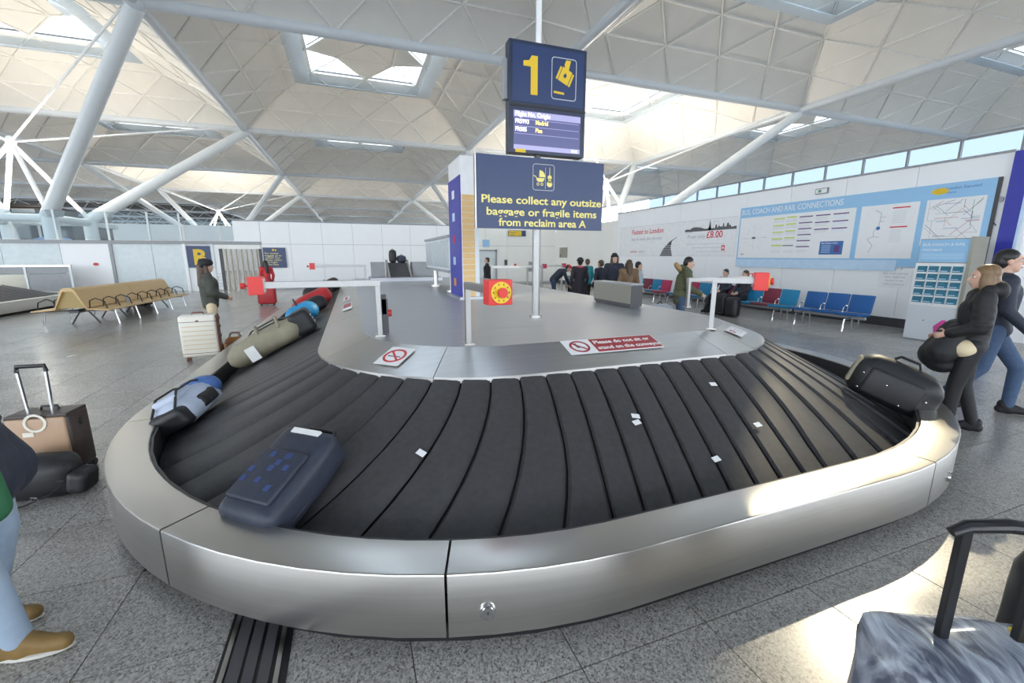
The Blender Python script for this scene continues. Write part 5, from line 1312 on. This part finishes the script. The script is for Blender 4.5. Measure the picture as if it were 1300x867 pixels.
for r_ in range(5):
    for c_ in range(4):
        x = .05 + c_ * .187; z = .77 + r_ * .155
        MB().box((x - .005, -.035, z - .01), (x + .165, .01, z + .012)).build('rack', M('paper'), ks)
        lf_ = MB().box((0, -.012, 0), (.155, 0, .125)).build('leaflet', M('teal_leaflet'), ks, loc=(x, -.005, z + .005)); lf_.rotation_euler = (-.12, 0, 0)
        MB().box((x + .01, -.026, z + .03), (x + .12, -.023, z + .045)).build('leaflet_band', M('light_blue'), ks)
MB().ell((.3, -.0, .42), (.012, .012, .012), 8, 6).build('lock', M('dark_grey'), ks)

# ------------------------------------------------------------------ far wall signs and fittings
bs = thing('letter_sign', 'navy sign with a big yellow letter B on the far wall', 'sign', (-7.58, FY - .06, 1.16))
MB().box((0, -.06, 0), (.98, 0, 1.05)).build('board', M('sign_navy'), bs)
text(bs, 'B', .22, .16, -.061, 1.02, M('sign_yellow'), bold=.035)
bn2 = thing('baggage_notice_board', 'navy notice with lines of yellow print right of the gate', 'sign', (-4.30, FY - .04, 1.12))
MB().box((0, -.05, 0), (1.04, 0, 1.03)).build('board', M('sign_navy'), bn2)
for k, s in enumerate(('For outsize', 'baggage go to', 'reclaim area', 'Please collect', 'any fragile', 'items here')): text(bn2, s, .07, .70 - .115 * k, -.051, .125, M('sign_text'), sx=1.1)
shape(bn2, [[(.42, .86), (.52, .86), (.52, .96), (.42, .96)], [(.55, .85), (.62, .85), (.62, .94), (.55, .94)]], -.05, M('sign_yellow'), 'symbol')
ts = thing('hanging_sign', 'small yellow and navy sign on the far wall below the wide navy notice', 'sign', (9.15, FY - .05, 2.93))
MB().box((0, -.06, 0), (1.15, 0, .34)).build('board', M('sign_navy'), ts); plate(ts, 'yellow_field', .0, .02, .86, .32, -.06, M('sign_yellow'), .004)
text(ts, 'Passport', .06, .18, -.065, .13, M('map_dark')); text(ts, 'Toilets', .06, .05, -.065, .12, M('map_dark'))
d2 = wall('door_2')
MB().box((7.25, FY - .03, 0), (8.3, FY + .05, 2.0)).build('leaf', M('frosted'), d2); MB().box((8.3, FY - .05, 0), (8.42, FY + .1, 2.1)).build('jamb', M('mid_grey'), d2); MB().box((7.1, FY - .05, 2.0), (8.42, FY + .1, 2.1)).build('lintel', M('mid_grey'), d2); MB().box((8.15, FY - .08, .95), (8.2, FY - .03, 1.2)).build('handle', M('chrome'), d2)
for x, z, w, h, mt_, lab, cat in ((7.72, 2.02 + .25, .42, .42, 'board_blue', 'small square blue sign above the door in the far wall', 'sign'), (9.0, 1.15, .18, .34, 'dark_grey', 'dark call box on the far wall beside the door', 'call box'), (9.62, 1.02, .14, .22, 'red_paint', 'small red alarm button on the far wall', 'alarm'),
                                   (10.75, .75, .42, .62, 'mid_grey', 'grey slot panel in the far wall behind the mast', 'panel'), (11.2, 1.05, .18, .34, 'dark_grey', 'dark reader box right of the grey slot panel', 'call box')):
    o = MB().box((-w / 2, -.06, 0), (w / 2, 0, h)).build('wall_' + cat.replace(' ', '_'), M(mt_), loc=(x, FY - .005, z), bevel=.01); tag(o, lab, cat)
gb = thing('wall_panel_box', 'olive grey panel box high on the white wall beyond the people', 'panel', (WX - .01, 24.9, 1.62), VR)
MB().box((0, -.06, 0), (.95, 0, .62)).build('cover', M('olive_metal'), gb); MB().box((.04, -.07, .05), (.18, -.06, .20)).build('lock', M('skirting'), gb)
for k, (x0, x1, y) in enumerate(((4.8, 6.9, 15.3), (6.6, 8.2, 16.2))):
    t = thing('far_rail', ('steel barrier rail with a red box near the walking person', 'second steel barrier rail behind the bending person')[k], 'barrier', (x0, y, 0))
    MB().box((0, -.03, 1.28), (x1 - x0, .03, 1.36)).build('bar', M('steel'), t); MB().box((0, -.03, 0), (.06, .03, 1.3)).build('post', M('steel'), t); MB().box((x1 - x0 - .06, -.03, 0), (x1 - x0, .03, 1.3)).build('post', M('steel'), t)
    MB().box((x1 - x0, -.07, 1.25), (x1 - x0 + .14, .07, 1.42)).build('stop_box', M('map_red'), t)
lowb = thing('low_conveyor', 'low dark conveyor bed along the foot of the far wall', 'conveyor', (-1.6, 24.6, 0)); MB().box((0, 0, .2), (3.2, .7, .42)).build('bed', M('mid_grey'), lowb); MB().box((.1, .05, 0), (3.1, .65, .2)).build('base', M('skirting'), lowb)
